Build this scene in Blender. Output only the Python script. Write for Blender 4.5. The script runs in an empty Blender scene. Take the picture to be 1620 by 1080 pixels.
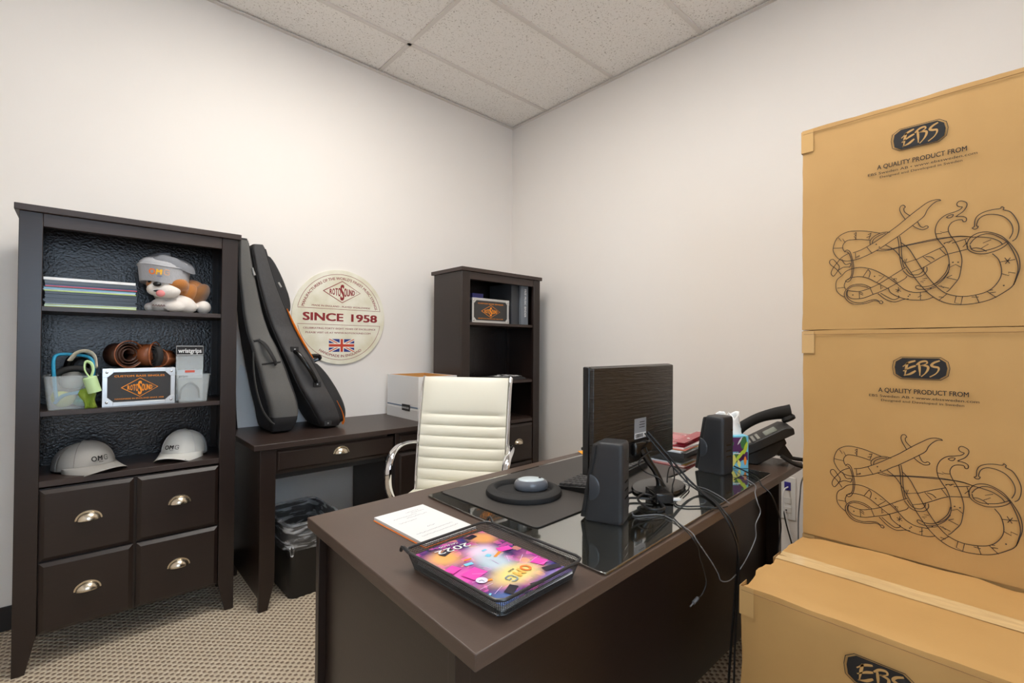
import bpy, bmesh, math, random
from mathutils import Vector, Matrix, noise as mn
from math import pi, sin, cos, radians as R
random.seed(7)
scn = bpy.context.scene
COL = scn.collection

# ------------------------------------------------------------------ camera
YAW, PIT, ROL = R(42.42), R(0.614), R(0.40)
cv = Vector((sin(YAW)*cos(PIT), cos(YAW)*cos(PIT), sin(PIT)))
cr0 = Vector((cos(YAW), -sin(YAW), 0)); cu0 = cr0.cross(cv)
cr = cr0*cos(ROL)+cu0*sin(ROL); cu = -cr0*sin(ROL)+cu0*cos(ROL)
cd = bpy.data.cameras.new('camera'); cam = bpy.data.objects.new('camera', cd); COL.objects.link(cam)
cd.sensor_width = 36; cd.lens = 36*751/1620; cd.clip_start = 0.05; cd.clip_end = 60
m = Matrix((cr, cu, -cv)).transposed().to_4x4(); m.translation = (-2.615, -2.871, 1.19)
cam.matrix_world = m
scn.camera = cam
# ------------------------------------------------------------------ light and exposure
scn.view_settings.view_transform = 'Standard'; scn.view_settings.look = 'None'
scn.view_settings.exposure = 1.0; scn.view_settings.gamma = 1.0
scn.view_settings.use_curve_mapping = False
W = bpy.data.worlds.new('daylight'); scn.world = W; W.use_nodes = True
W.node_tree.nodes['Background'].inputs[0].default_value = (0.62, 0.80, 1.0, 1)
W.node_tree.nodes['Background'].inputs[1].default_value = 5.0
PANEL_LIGHT = 9.0      # strength of the ceiling troffers

# ------------------------------------------------------------------ helpers
def lin(c):
    c = c/255.0
    return c/12.92 if c <= 0.04045 else ((c+0.055)/1.055)**2.4
def rgb(r, g, b): return (lin(r), lin(g), lin(b), 1)
def newmat(name):
    m = bpy.data.materials.new(name); m.use_nodes = True
    nt = m.node_tree; return m, nt, nt.nodes['Principled BSDF']
def N(nt, typ, **kw):
    n = nt.nodes.new(typ)
    for k, v in kw.items():
        if k.startswith('i_'):
            key = k[2:]; key = int(key) if key.isdigit() else key.replace('_', ' ')
            n.inputs[key].default_value = v
        else: setattr(n, k, v)
    return n
def mat(name, c, rough=0.5, metal=0.0, noise=0.0, nscale=40, bump=0.0, bscale=200, stretch=(1, 1, 1), spec=0.5, **kw):
    m, nt, b = newmat(name)
    b.inputs['Base Color'].default_value = rgb(*c)
    b.inputs['Roughness'].default_value = rough; b.inputs['Metallic'].default_value = metal
    b.inputs['Specular IOR Level'].default_value = spec
    for k, v in kw.items(): b.inputs[k.replace('_', ' ')].default_value = v
    tc = N(nt, 'ShaderNodeTexCoord')
    mp = N(nt, 'ShaderNodeMapping'); mp.inputs['Scale'].default_value = stretch
    nt.links.new(tc.outputs['Object'], mp.inputs[0])
    if noise:
        n = N(nt, 'ShaderNodeTexNoise', i_Scale=nscale, i_Detail=4.0)
        nt.links.new(mp.outputs[0], n.inputs['Vector'])
        mx = N(nt, 'ShaderNodeMix', data_type='RGBA')
        d = 1-noise; u = 1+noise
        mx.inputs[6].default_value = (*[x*d for x in rgb(*c)[:3]], 1); mx.inputs[7].default_value = (*[min(1, x*u) for x in rgb(*c)[:3]], 1)
        nt.links.new(n.outputs[0], mx.inputs[0]); nt.links.new(mx.outputs[2], b.inputs['Base Color'])
    if bump:
        n2 = N(nt, 'ShaderNodeTexNoise', i_Scale=bscale, i_Detail=3.0)
        nt.links.new(mp.outputs[0], n2.inputs['Vector'])
        bp = N(nt, 'ShaderNodeBump', i_Strength=bump, i_Distance=0.002)
        nt.links.new(n2.outputs[0], bp.inputs['Height']); nt.links.new(bp.outputs[0], b.inputs['Normal'])
    return m
def tag(o, label, cat, group=None, kind=None):
    if label: o['label'] = label
    if cat: o['category'] = cat
    if group: o['group'] = group
    if kind: o['kind'] = kind
    return o
def thing(name, label, cat, loc=(0, 0, 0), rotz=0, group=None):
    o = bpy.data.objects.new(name, None); COL.objects.link(o); o.empty_display_size = 0.05
    o.location = loc; o.rotation_euler = (0, 0, rotz)
    return tag(o, label, cat, group)

class MB:
    """collects shapes that become one mesh"""
    def __init__(s): s.v = []; s.f = []; s.mi = []; s.m = 0
    def add(s, vs, fs):
        o = len(s.v); s.v += [tuple(p) for p in vs]
        for f in fs: s.f.append([i+o for i in f]); s.mi.append(s.m)
        return s
    def box(s, x0, x1, y0, y1, z0, z1, M=None):
        vs = [Vector(p) for p in ((x0, y0, z0), (x1, y0, z0), (x1, y1, z0), (x0, y1, z0), (x0, y0, z1), (x1, y0, z1), (x1, y1, z1), (x0, y1, z1))]
        if M: vs = [M @ p for p in vs]
        return s.add(vs, [(0, 3, 2, 1), (4, 5, 6, 7), (0, 1, 5, 4), (1, 2, 6, 5), (2, 3, 7, 6), (3, 0, 4, 7)])
    def prism(s, pts, z0, z1, M=None):
        n = len(pts); vs = [Vector((p[0], p[1], z0)) for p in pts]+[Vector((p[0], p[1], z1)) for p in pts]
        if M: vs = [M @ p for p in vs]
        return s.add(vs, [list(range(n))[::-1], [i+n for i in range(n)]]+[(i, (i+1) % n, (i+1) % n+n, i+n) for i in range(n)])
    def rings(s, rings, cap=True, closed=True):
        n = len(rings[0]); vs = [p for r in rings for p in r]; fs = []
        for k in range(len(rings)-1):
            for i in range(n if closed else n-1):
                j = (i+1) % n; fs.append((k*n+i, k*n+j, (k+1)*n+j, (k+1)*n+i))
        if cap: fs.append(list(range(n))[::-1]); fs.append([i+(len(rings)-1)*n for i in range(n)])
        return s.add(vs, fs)
    def lathe(s, prof, n=32, c=(0, 0, 0), sx=1, sy=1, M=None, cap=True):
        rs = []
        for r, z in prof:
            ring = [Vector((c[0]+max(r, 1e-5)*cos(2*pi*i/n)*sx, c[1]+max(r, 1e-5)*sin(2*pi*i/n)*sy, c[2]+z)) for i in range(n)]
            if M: ring = [M @ p for p in ring]
            rs.append(ring)
        return s.rings(rs, cap)
    def tube(s, pts, r, n=8, smooth=0, closed=False, flat=None):
        P = [Vector(p) for p in pts]
        if smooth: P = catmull(P, smooth, closed)
        L = len(P); rs = []; up = None
        rr = r if callable(r) else (lambda t: r)
        for i, p in enumerate(P):
            a = P[i-1] if (i > 0 or closed) else p; b = P[(i+1) % L] if (i < L-1 or closed) else p
            t = (b-a).normalized()
            if up is None: up = Vector((0, 0, 1)) if abs(t.z) < 0.9 else Vector((1, 0, 0))
            side = t.cross(up).normalized(); up = side.cross(t).normalized()
            q = rr(i/max(1, L-1)); qa, qb = (q, q) if not flat else (q*flat[0], q*flat[1])
            rs.append([p+side*cos(2*pi*k/n)*qa+up*sin(2*pi*k/n)*qb for k in range(n)])
        if closed: rs.append(rs[0])
        return s.rings(rs, not closed)
    def ell(s, c, r, n=20, m=12, M=None, z0=-1, z1=1):
        rs = []
        a0, a1 = math.asin(z0), math.asin(z1)
        for j in range(m+1):
            a = a0+(a1-a0)*j/m
            ring = [Vector((r[0]*max(cos(a), 1e-4)*cos(2*pi*i/n), r[1]*max(cos(a), 1e-4)*sin(2*pi*i/n), r[2]*sin(a))) for i in range(n)]
            if M: ring = [M @ p for p in ring]
            rs.append([p+Vector(c) for p in ring])
        return s.rings(rs, True)
    def flat(s, mesh2d, O, U, V, lift=0.0):
        O, U, V = Vector(O), Vector(U), Vector(V); Nn = U.cross(V).normalized()
        vs, fs = mesh2d
        return s.add([O+U*p[0]+V*p[1]+Nn*(lift+(p[2] if len(p) > 2 else 0)) for p in vs], fs)
def catmull(P, n, closed=False):
    out = []; L = len(P)
    rng = range(L) if closed else range(L-1)
    for i in rng:
        p0 = P[(i-1) % L] if (closed or i > 0) else P[i]; p1 = P[i]; p2 = P[(i+1) % L]
        p3 = P[(i+2) % L] if (closed or i+2 < L) else p2
        for k in range(n):
            t = k/n
            out.append(0.5*((2*p1)+(p2-p0)*t+(2*p0-5*p1+4*p2-p3)*t*t+(3*p1-p0-3*p2+p3)*t**3))
    if not closed: out.append(P[-1])
    return out
def obj(name, mb, ma, parent=None, loc=(0, 0, 0), rot=(0, 0, 0), bevel=0, seg=2, smooth=True, sub=0, merge=False):
    me = bpy.data.meshes.new(name); me.from_pydata(mb.v, [], mb.f)
    for x in (ma if isinstance(ma, (list, tuple)) else [ma]): me.materials.append(x)
    if isinstance(ma, (list, tuple)) and len(ma) > 1: me.polygons.foreach_set('material_index', mb.mi)
    bm = bmesh.new(); bm.from_mesh(me)
    if merge: bmesh.ops.remove_doubles(bm, verts=bm.verts, dist=1e-5)
    bmesh.ops.recalc_face_normals(bm, faces=bm.faces) if merge or bevel or sub else None
    bm.to_mesh(me); bm.free()
    o = bpy.data.objects.new(name, me); COL.objects.link(o)
    o.location = loc; o.rotation_euler = rot
    if parent: o.parent = parent
    if bevel:
        b = o.modifiers.new('bevel', 'BEVEL'); b.width = bevel; b.segments = seg; b.limit_method = 'ANGLE'; b.angle_limit = R(40)
    if sub:
        s = o.modifiers.new('sub', 'SUBSURF'); s.levels = sub; s.render_levels = sub
    if smooth:
        me.shade_smooth()
        me.set_sharp_from_angle(angle=R(40))
    return o
# flat lettering and print ------------------------------------------------
_tc = {}
def text2d(s, w=None, h=None, bold=0.0, cx=0.0, cy=0.0, shear=0.0, align='c'):
    """letters as a flat mesh; h = capital height, w = total width"""
    key = (s, bold, shear)
    if key not in _tc:
        cu_ = bpy.data.curves.new('lettering', 'FONT'); cu_.body = s; cu_.shear = shear; cu_.resolution_u = 3
        o = bpy.data.objects.new('lettering', cu_); COL.objects.link(o)
        dg = bpy.context.evaluated_depsgraph_get(); dg.update()
        me = bpy.data.meshes.new_from_object(o.evaluated_get(dg))
        vs = [(p.co.x, p.co.y) for p in me.vertices]; fs = [list(f.vertices) for f in me.polygons]
        bpy.data.objects.remove(o); bpy.data.curves.remove(cu_); bpy.data.meshes.remove(me)
        if bold:                                          # heavier strokes: the same letters struck again slightly shifted
            v0, f0 = vs, fs; vs, fs = [], []
            for q_, (dx, dy) in enumerate(((-bold, -bold*.5), (bold, -bold*.5), (-bold, bold*.5), (bold, bold*.5), (0, 0))):
                fs += [[i+len(vs) for i in f] for f in f0]; vs = vs+[(a+dx, c+dy, q_*6e-5) for a, c in v0]
        _tc[key] = (vs, fs)
    vs, fs = _tc[key]
    x0, x1 = min(v[0] for v in vs), max(v[0] for v in vs); cap = 0.73
    sy = h/cap if h else w/(x1-x0); sx = w/(x1-x0) if w else sy
    off = {'c': (x0+x1)/2, 'l': x0, 'r': x1}[align]
    return [(cx+(v[0]-off)*sx, cy+v[1]*sy)+tuple(v[2:]) for v in vs], fs
def bend(m2, r, top=True):
    vs, fs = m2
    if top: return [((r+p[1])*sin(p[0]/r), (r+p[1])*cos(p[0]/r))+tuple(p[2:]) for p in vs], fs
    return [((r-p[1])*sin(p[0]/r), -(r-p[1])*cos(p[0]/r))+tuple(p[2:]) for p in vs], fs
def ribbon(pts, w, closed=False, smooth=0):
    P = [Vector((p[0], p[1], 0)) for p in pts]
    if smooth: P = catmull(P, smooth, closed)
    L = len(P); vs = []; fs = []
    ww = w if callable(w) else (lambda t: w)
    for i, p in enumerate(P):
        a = P[i-1] if (i > 0 or closed) else p; b = P[(i+1) % L] if (i < L-1 or closed) else p
        t = (b-a).normalized() if (b-a).length > 1e-9 else Vector((1, 0, 0)); n = Vector((-t.y, t.x, 0))*ww(i/max(1, L-1))*0.5
        if not closed and i == 0: p = p-t*ww(0)*0.3
        if not closed and i == L-1: p = p+t*ww(1)*0.3
        vs += [(p.x-n.x, p.y-n.y), (p.x+n.x, p.y+n.y)]
    for i in range(L if closed else L-1):
        j = (i+1) % L; fs.append((2*i, 2*j, 2*j+1, 2*i+1))
    return vs, fs
def poly(pts): return list(pts), [list(range(len(pts)))]
def disc(r, n=48, cx=0, cy=0): return [(cx+r*cos(2*pi*i/n), cy+r*sin(2*pi*i/n)) for i in range(n)], [list(range(n))]
def rrect(w, h, r, n=6, cx=0, cy=0):
    out = []
    for sx, sy, a0 in ((1, 1, 0), (-1, 1, pi/2), (-1, -1, pi), (1, -1, 3*pi/2)):
        for k in range(n+1):
            a = a0+pi/2*k/n; out.append((cx+sx*(w/2-r)+r*cos(a), cy+sy*(h/2-r)+r*sin(a)))
    return out
def copy_tree(o, parent=None):
    c = o.copy(); COL.objects.link(c)
    if parent: c.parent = parent; c.matrix_parent_inverse = o.matrix_parent_inverse
    for ch in [x for x in list(COL.objects) if x.parent == o]: copy_tree(ch, c)
    return c

# ------------------------------------------------------------------ materials
def wood_mat(name, c, rough):
    m, nt, b = newmat(name)
    tc = N(nt, 'ShaderNodeTexCoord'); mp = N(nt, 'ShaderNodeMapping'); mp.inputs['Scale'].default_value = (2.0, 2.0, 60)
    nt.links.new(tc.outputs['Object'], mp.inputs[0])
    n = N(nt, 'ShaderNodeTexNoise', i_Scale=3.0, i_Detail=6.0); nt.links.new(mp.outputs[0], n.inputs['Vector'])
    mx = N(nt, 'ShaderNodeMix', data_type='RGBA')
    mx.inputs[6].default_value = (*[x*0.75 for x in rgb(*c)[:3]], 1); mx.inputs[7].default_value = (*[x*1.3 for x in rgb(*c)[:3]], 1)
    nt.links.new(n.outputs[0], mx.inputs[0]); nt.links.new(mx.outputs[2], b.inputs['Base Color'])
    n2 = N(nt, 'ShaderNodeTexNoise', i_Scale=350.0, i_Detail=2.0); nt.links.new(tc.outputs['Object'], n2.inputs['Vector'])
    bp = N(nt, 'ShaderNodeBump', i_Strength=0.12, i_Distance=0.001); nt.links.new(n2.outputs[0], bp.inputs['Height']); nt.links.new(bp.outputs[0], b.inputs['Normal'])
    b.inputs['Roughness'].default_value = rough
    return m
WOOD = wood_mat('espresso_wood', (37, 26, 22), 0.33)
WOODTOP = wood_mat('espresso_wood_lit_top', (54, 41, 36), 0.38)  # lighter copy of the wood, reflections on the tops put into its colour
DESKTOP = wood_mat('espresso_wood_lit_desktop', (80, 64, 55), 0.36)  # same wood brightened again, the desk top's reflected light put into the colour
# back board: printed foil with a pebbled gloss
def back_mat():
    m, nt, b = newmat('bookcase_back_board')
    tc = N(nt, 'ShaderNodeTexCoord'); b.inputs['Base Color'].default_value = rgb(34, 27, 26); b.inputs['Roughness'].default_value = 0.27
    n2 = N(nt, 'ShaderNodeTexNoise', i_Scale=110.0, i_Detail=3.0); nt.links.new(tc.outputs['Object'], n2.inputs['Vector'])
    bp = N(nt, 'ShaderNodeBump', i_Strength=0.6, i_Distance=0.003); nt.links.new(n2.outputs[0], bp.inputs['Height']); nt.links.new(bp.outputs[0], b.inputs['Normal'])
    return m
BACKB = back_mat()
WALL = mat('wall_paint', (238, 232, 226), 0.65, noise=0.015, nscale=3, bump=0.08, bscale=260)
BLACKP = mat('black_plastic', (24, 24, 25), 0.42, bump=0.15, bscale=700)
BLACKS = mat('black_smooth_plastic', (16, 16, 17), 0.22)
BLACKR = mat('black_rubber', (26, 25, 25), 0.75, bump=0.2, bscale=600)
GREYP = mat('grey_plastic', (92, 94, 98), 0.4)
CHROME = mat('chrome', (225, 225, 228), 0.06, 1.0)
NICKEL = mat('brushed_nickel', (212, 200, 180), 0.25, 1.0)
ALU = mat('aluminium', (205, 205, 205), 0.3, 0.9)
WHITEP = mat('white_plastic', (232, 230, 226), 0.4)
PAPER = mat('white_paper', (226, 226, 226), 0.7)
INK = mat('dark_print_ink', (58, 46, 38), 0.7)
BLACKINK = mat('black_print_ink', (22, 20, 22), 0.6)
ORANGE = mat('orange_print', (246, 150, 30), 0.6)
RED = mat('dark_red_print', (140, 34, 38), 0.6)
def card_mat():
    m, nt, b = newmat('kraft_cardboard')
    tc = N(nt, 'ShaderNodeTexCoord'); b.inputs['Roughness'].default_value = 0.62
    n = N(nt, 'ShaderNodeTexNoise', i_Scale=6.0, i_Detail=8.0); nt.links.new(tc.outputs['Object'], n.inputs['Vector'])
    mx = N(nt, 'ShaderNodeMix', data_type='RGBA'); mx.inputs[6].default_value = rgb(184, 140, 82); mx.inputs[7].default_value = rgb(201, 157, 96)
    nt.links.new(n.outputs[0], mx.inputs[0]); nt.links.new(mx.outputs[2], b.inputs['Base Color'])
    wv = N(nt, 'ShaderNodeTexNoise', i_Scale=1.0, i_Detail=2.0)
    mp = N(nt, 'ShaderNodeMapping'); mp.inputs['Scale'].default_value = (150, 150, 3); nt.links.new(tc.outputs['Object'], mp.inputs[0]); nt.links.new(mp.outputs[0], wv.inputs['Vector'])
    bp = N(nt, 'ShaderNodeBump', i_Strength=0.12, i_Distance=0.002); nt.links.new(wv.outputs[0], bp.inputs['Height']); nt.links.new(bp.outputs[0], b.inputs['Normal'])
    return m
CARD = card_mat()
CARDE = mat('cardboard_edge', (150, 112, 68), 0.8)
TAPE = mat('clear_packing_tape', (208, 166, 108), 0.22, Coat_Weight=0.6)

LIDTAPE = mat('crinkled_packing_tape', (224, 190, 138), 0.18, noise=.18, nscale=30, bump=1.0, bscale=55, stretch=(1, .3, 1), Coat_Weight=0.7)
# ------------------------------------------------------------------ the room
def carpet_mat():
    m, nt, b = newmat('woven_loop_carpet')
    tc = N(nt, 'ShaderNodeTexCoord'); sp = N(nt, 'ShaderNodeSeparateXYZ')
    wn = N(nt, 'ShaderNodeTexNoise', i_Scale=35.0, i_Detail=2.0); nt.links.new(tc.outputs['Object'], wn.inputs['Vector'])
    vm = N(nt, 'ShaderNodeVectorMath', operation='SCALE'); vm.inputs[3].default_value = 0.006; nt.links.new(wn.outputs[1], vm.inputs[0])
    va = N(nt, 'ShaderNodeVectorMath', operation='ADD'); nt.links.new(tc.outputs['Object'], va.inputs[0]); nt.links.new(vm.outputs[0], va.inputs[1])
    nt.links.new(va.outputs[0], sp.inputs[0])
    k = pi/0.0150
    s = []
    for i in (0, 1):
        mu = N(nt, 'ShaderNodeMath', operation='MULTIPLY', i_1=k); nt.links.new(sp.outputs[i], mu.inputs[0])
        si = N(nt, 'ShaderNodeMath', operation='SINE'); nt.links.new(mu.outputs[0], si.inputs[0]); s.append(si)
    pr = N(nt, 'ShaderNodeMath', operation='MULTIPLY'); nt.links.new(s[0].outputs[0], pr.inputs[0]); nt.links.new(s[1].outputs[0], pr.inputs[1])
    fn = N(nt, 'ShaderNodeTexNoise', i_Scale=260.0, i_Detail=3.0); nt.links.new(tc.outputs['Object'], fn.inputs['Vector'])
    ad = N(nt, 'ShaderNodeMath', operation='MULTIPLY_ADD', i_1=1.1); nt.links.new(fn.outputs[0], ad.inputs[0]); nt.links.new(pr.outputs[0], ad.inputs[2])
    rp = N(nt, 'ShaderNodeValToRGB'); nt.links.new(ad.outputs[0], rp.inputs[0])
    e = rp.color_ramp.elements
    e[0].position = 0.0; e[0].color = rgb(136, 116, 98); e[1].position = 0.55; e[1].color = rgb(222, 206, 182)
    x = e.new(0.22); x.color = rgb(186, 166, 142)
    nt.links.new(rp.outputs[0], b.inputs['Base Color']); b.inputs['Roughness'].default_value = 0.95
    bp = N(nt, 'ShaderNodeBump', i_Strength=0.9, i_Distance=0.005); nt.links.new(ad.outputs[0], bp.inputs['Height']); nt.links.new(bp.outputs[0], b.inputs['Normal'])
    return m
def tile_mat():
    m, nt, b = newmat('fissured_ceiling_tile')
    tc = N(nt, 'ShaderNodeTexCoord'); b.inputs['Roughness'].default_value = 0.9
    n = N(nt, 'ShaderNodeTexNoise', i_Scale=110.0, i_Detail=3.0, i_Roughness=0.6, i_Distortion=0.8); nt.links.new(tc.outputs['Object'], n.inputs['Vector'])
    rp = N(nt, 'ShaderNodeValToRGB'); nt.links.new(n.outputs[0], rp.inputs[0]); e = rp.color_ramp.elements
    e[0].position = 0.36; e[0].color = rgb(188, 178, 168); e[1].position = 0.41; e[1].color = rgb(243, 238, 232)
    nt.links.new(rp.outputs[0], b.inputs['Base Color'])
    bp = N(nt, 'ShaderNodeBump', i_Strength=0.5, i_Distance=0.003); nt.links.new(rp.outputs[0], bp.inputs['Height']); nt.links.new(bp.outputs[0], b.inputs['Normal'])
    return m
XW, YF, HC = -3.95, -4.15, 2.98
def struct(o, label, cat):
    o['kind'] = 'structure'; o['label'] = label; o['category'] = cat; return o
struct(obj('floor', MB().box(XW-.1, .1, YF-.1, .1, -.1, 0), carpet_mat(), smooth=False), 'beige and brown checked loop carpet', 'floor')
struct(obj('wall_back', MB().box(XW-.1, .1, 0, .1, 0, HC+.12), WALL, smooth=False), 'off-white wall behind the bookcases and round sign', 'wall')
struct(obj('wall_right', MB().box(0, .1, YF, 0, 0, HC+.12), WALL, smooth=False), 'off-white wall behind the desk telephone and boxes', 'wall')
struct(obj('wall_left', MB().box(XW-.1, XW, YF, 0, 0, HC+.12), WALL, smooth=False), 'off-white wall to the left of the room', 'wall')
wx0, wx1, wz0, wz1 = -3.15, -2.15, 0.95, 2.15
b_ = MB().box(XW, wx0, YF-.1, YF, 0, HC+.12).box(wx1, 0, YF-.1, YF, 0, HC+.12).box(wx0, wx1, YF-.1, YF, 0, wz0).box(wx0, wx1, YF-.1, YF, wz1, HC+.12)
struct(obj('wall_front', b_, WALL, smooth=False), 'off-white wall with a window behind the camera', 'wall')
fr = MB()
for a in ((wx0, wx1, YF-.07, YF-.02, wz0, wz0+.04), (wx0, wx1, YF-.07, YF-.02, wz1-.04, wz1), (wx0, wx0+.04, YF-.07, YF-.02, wz0+.04, wz1-.04), (wx1-.04, wx1, YF-.07, YF-.02, wz0+.04, wz1-.04), (wx0/2+wx1/2-.015, wx0/2+wx1/2+.015, YF-.06, YF-.03, wz0+.04, wz1-.04)): fr.box(*a)
struct(obj('window_1', fr, WHITEP, smooth=False), 'white framed window behind the camera', 'window')
# ceiling tiles with the T-bar grid
GX = [-1.19-1.2192*i for i in range(3)]; GY = [-0.394-0.6096*i for i in range(7)]
ceil = struct(obj('ceiling', MB().box(XW, 0, YF, 0, HC, HC+.12), tile_mat(), smooth=False), 'suspended ceiling of fissured off-white tiles', 'ceiling')
GRID = mat('ceiling_grid_paint', (222, 215, 208), 0.5)
g = MB(); w = 0.012; SP = 3.4
for x in GX: g.box(x-w, x+w, YF, 0, HC-.008, HC+.001)
for y in GY: g.box(XW, 0, y-w, y+w, HC-.008, HC+.001)
obj('ceiling_grid', g, GRID, ceil, smooth=False)
g = MB().box(XW, 0, -.022, 0, HC-.012, HC-.006).box(-.022, 0, YF, -.022, HC-.012, HC-.006)
struct(obj('trim_1', g, GRID, smooth=False), 'painted wall angle where ceiling meets the walls', 'trim')
BB = mat('black_vinyl_baseboard', (32, 30, 31), 0.5)
struct(obj('baseboard_back', MB().box(XW, 0, -.008, 0, 0, .10), BB, bevel=.002), 'black vinyl baseboard on the back wall', 'baseboard')
struct(obj('baseboard_right', MB().box(-.008, 0, YF, -.008, 0, .10), BB, bevel=.002), 'black vinyl baseboard on the right wall', 'baseboard')
struct(obj('baseboard_left', MB().box(XW, XW+.008, YF, -.008, 0, .10), BB, bevel=.002), 'black vinyl baseboard on the left wall', 'baseboard')
# recessed ceiling lights (out of frame, they light the room)
EM, nt, b = newmat('lit_diffuser'); b.inputs['Emission Color'].default_value = (1, 0.965, 0.905, 1); b.inputs['Emission Strength'].default_value = PANEL_LIGHT
b.inputs['Base Color'].default_value = rgb(240, 238, 232)
for k, (x0, y0, hx) in enumerate(((GX[1], GY[2], .6096), (GX[0]-.6096, GY[4], .3048))):
    t = thing('ceiling_light', ('lit recessed ceiling panel nearer the back wall', 'lit recessed ceiling panel above the camera')[k], 'ceiling light', (x0+hx, y0+.305, HC))
    q = hx-.0146; r_ = q-.020
    f = MB()
    for a in ((-q, q, -.292, -.272), (-q, q, .272, .292), (-q, -r_, -.272, .272), (r_, q, -.272, .272)): f.box(*a, -.016, -.0085)
    obj('frame', f, WHITEP, t, smooth=False); obj('diffuser', MB().box(-r_, r_, -.272, .272, -.014, -.0085), EM, t, smooth=False)
# ------------------------------------------------------------------ cup pull handle, faces -Y, origin at its back centre
def cup_pull(w=0.080):
    mb = MB(); h = w*0.43; d = w*0.32
    n = 20; rs = []
    for i in range(n+1):
        th = pi*i/n
        rs.append([Vector((w*0.45*cos(th)*cos(pi/2*j/8), -d*sin(pi/2*j/8), h*0.86*sin(th)*cos(pi/2*j/8)-h*0.3)) for j in range(9)])
    mb.rings(rs, cap=False, closed=False)
    # flat flange with an arched rim
    out = [(w*0.5*cos(pi*i/20), h*sin(pi*i/20)-h*0.3) for i in range(21)]
    inn = [(w*0.43*cos(pi*i/20), h*0.84*sin(pi*i/20)-h*0.3) for i in range(21)]
    M = Matrix(((1, 0, 0, 0), (0, 0, -1, 0), (0, 1, 0, 0), (0, 0, 0, 1)))
    for i in range(20): mb.prism([out[i], out[i+1], inn[i+1], inn[i]], 0, 0.003, M)
    return mb
def panel_front(x0, x1, z0, z1, y, t=0.018, b=0.014):
    """raised panel with bevelled border, front towards -Y at y"""
    mb = MB(); a = [(x0, z0), (x1, z0), (x1, z1), (x0, z1)]; c = [(x0+b, z0+b), (x1-b, z0+b), (x1-b, z1-b), (x0+b, z1-b)]
    mb.rings([[Vector((p[0], y+t, p[1])) for p in a], [Vector((p[0], y+t*0.55, p[1])) for p in a], [Vector((p[0], y, p[1])) for p in c]])
    return mb

# ------------------------------------------------------------------ bookcases
def bookcase(label, loc, dz=0.0):
    """origin: front left foot corner of the plinth on the floor; width .69, depth .34, height 1.69"""
    t = thing('bookcase', label, 'bookcase', loc)
    Wd, D, H = 0.71, 0.34, 1.69; P = 0.062
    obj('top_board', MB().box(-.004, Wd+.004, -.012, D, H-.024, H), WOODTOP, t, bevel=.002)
    for s, x in ((0, .008), (1, Wd-.008-P)):
        q = [(x, .13), (x, H-.024), (x+P, H-.024), (x+P, .13)]
        foot = [(x, .13), (x+P, .13), (x+P-.028, 0), (x, 0)] if s == 0 else [(x, .13), (x+P, .13), (x+P, 0), (x+.028, 0)]
        M = Matrix(((1, 0, 0, 0), (0, 0, -1, 0.022), (0, 1, 0, 0), (0, 0, 0, 1)))
        poly_ = [(x, 0), (x+P-.028, 0), (x+P, .13), (x+P, H-.024), (x, H-.024)] if s == 0 else [(x+.028, 0), (x+P, 0), (x+P, H-.024), (x, H-.024), (x, .13)]
        obj('front_post', MB().prism(poly_, 0, .022, M), WOOD, t, bevel=.0015)
        xs = .008 if s == 0 else Wd-.026
        g = MB().box(xs, xs+.018, .022, D-.02, .09, H-.024).box(xs, xs+.018, D-.07, D-.02, 0, .09)
        # peg holes for the shelves
        o = obj('side_panel', g, WOOD, t, bevel=.001)
        g = MB(); xi = xs+.018 if s == 0 else xs; sg = 1 if s == 0 else -1
        for z in [1.18+.032*k for k in range(5)]+[.80+.032*k for k in range(4)]+[1.5+.032*k for k in range(3)]:
            Mx = Matrix.Translation((xi, .06, z)) @ Matrix.Rotation(pi/2*sg, 4, 'Y')
            g.lathe([(.003, 0), (.003, .0012)], 8, M=Mx)
        obj('peg_holes', g, ALU, o, smooth=False)
    obj('rear_stile', MB().box(.026, .05, D-.032, D-.02, .09, H-.024).box(Wd-.05, Wd-.026, D-.032, D-.02, .09, H-.024), WOOD, t)
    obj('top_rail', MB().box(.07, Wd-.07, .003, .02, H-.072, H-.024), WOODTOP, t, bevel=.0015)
    bb = MB().box(.026, Wd/2-.0112, D-.02, D-.012, .12, H-.024).box(Wd/2-.010, Wd-.026, D-.02, D-.012, .12, H-.024).box(Wd/2-.03, Wd/2+.01, D-.0119, D-.009, .12, H-.024)
    obj('back_board', bb, BACKB, t, smooth=False)
    for z in (1.327+dz, .939+dz):
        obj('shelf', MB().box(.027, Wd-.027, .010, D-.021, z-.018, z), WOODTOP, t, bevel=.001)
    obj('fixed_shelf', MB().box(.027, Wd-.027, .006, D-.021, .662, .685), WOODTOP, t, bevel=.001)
    obj('drawer_case', MB().box(.07, Wd-.07, .016, D-.03, .122, .655), WOOD, t, bevel=.001)
    for (x0, x1) in ((.073, .343), (.353, .637)):
        for (z0, z1) in ((.392, .652), (.128, .386)):
            d = obj('drawer', panel_front(x0, x1, z0, z1, -.006), WOOD, t, smooth=False)
            obj('handle', cup_pull(), NICKEL, d, loc=((x0+x1)/2, -.006, (z0+z1)/2+.008))
    return t
B1 = bookcase('dark wood bookcase holding caps and a plush dog, at the left end of the wall', (-2.785, -.433, 0))
B2 = bookcase('dark wood bookcase in the corner behind the white office chair', (-.853, -.470, 0), .018)

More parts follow.
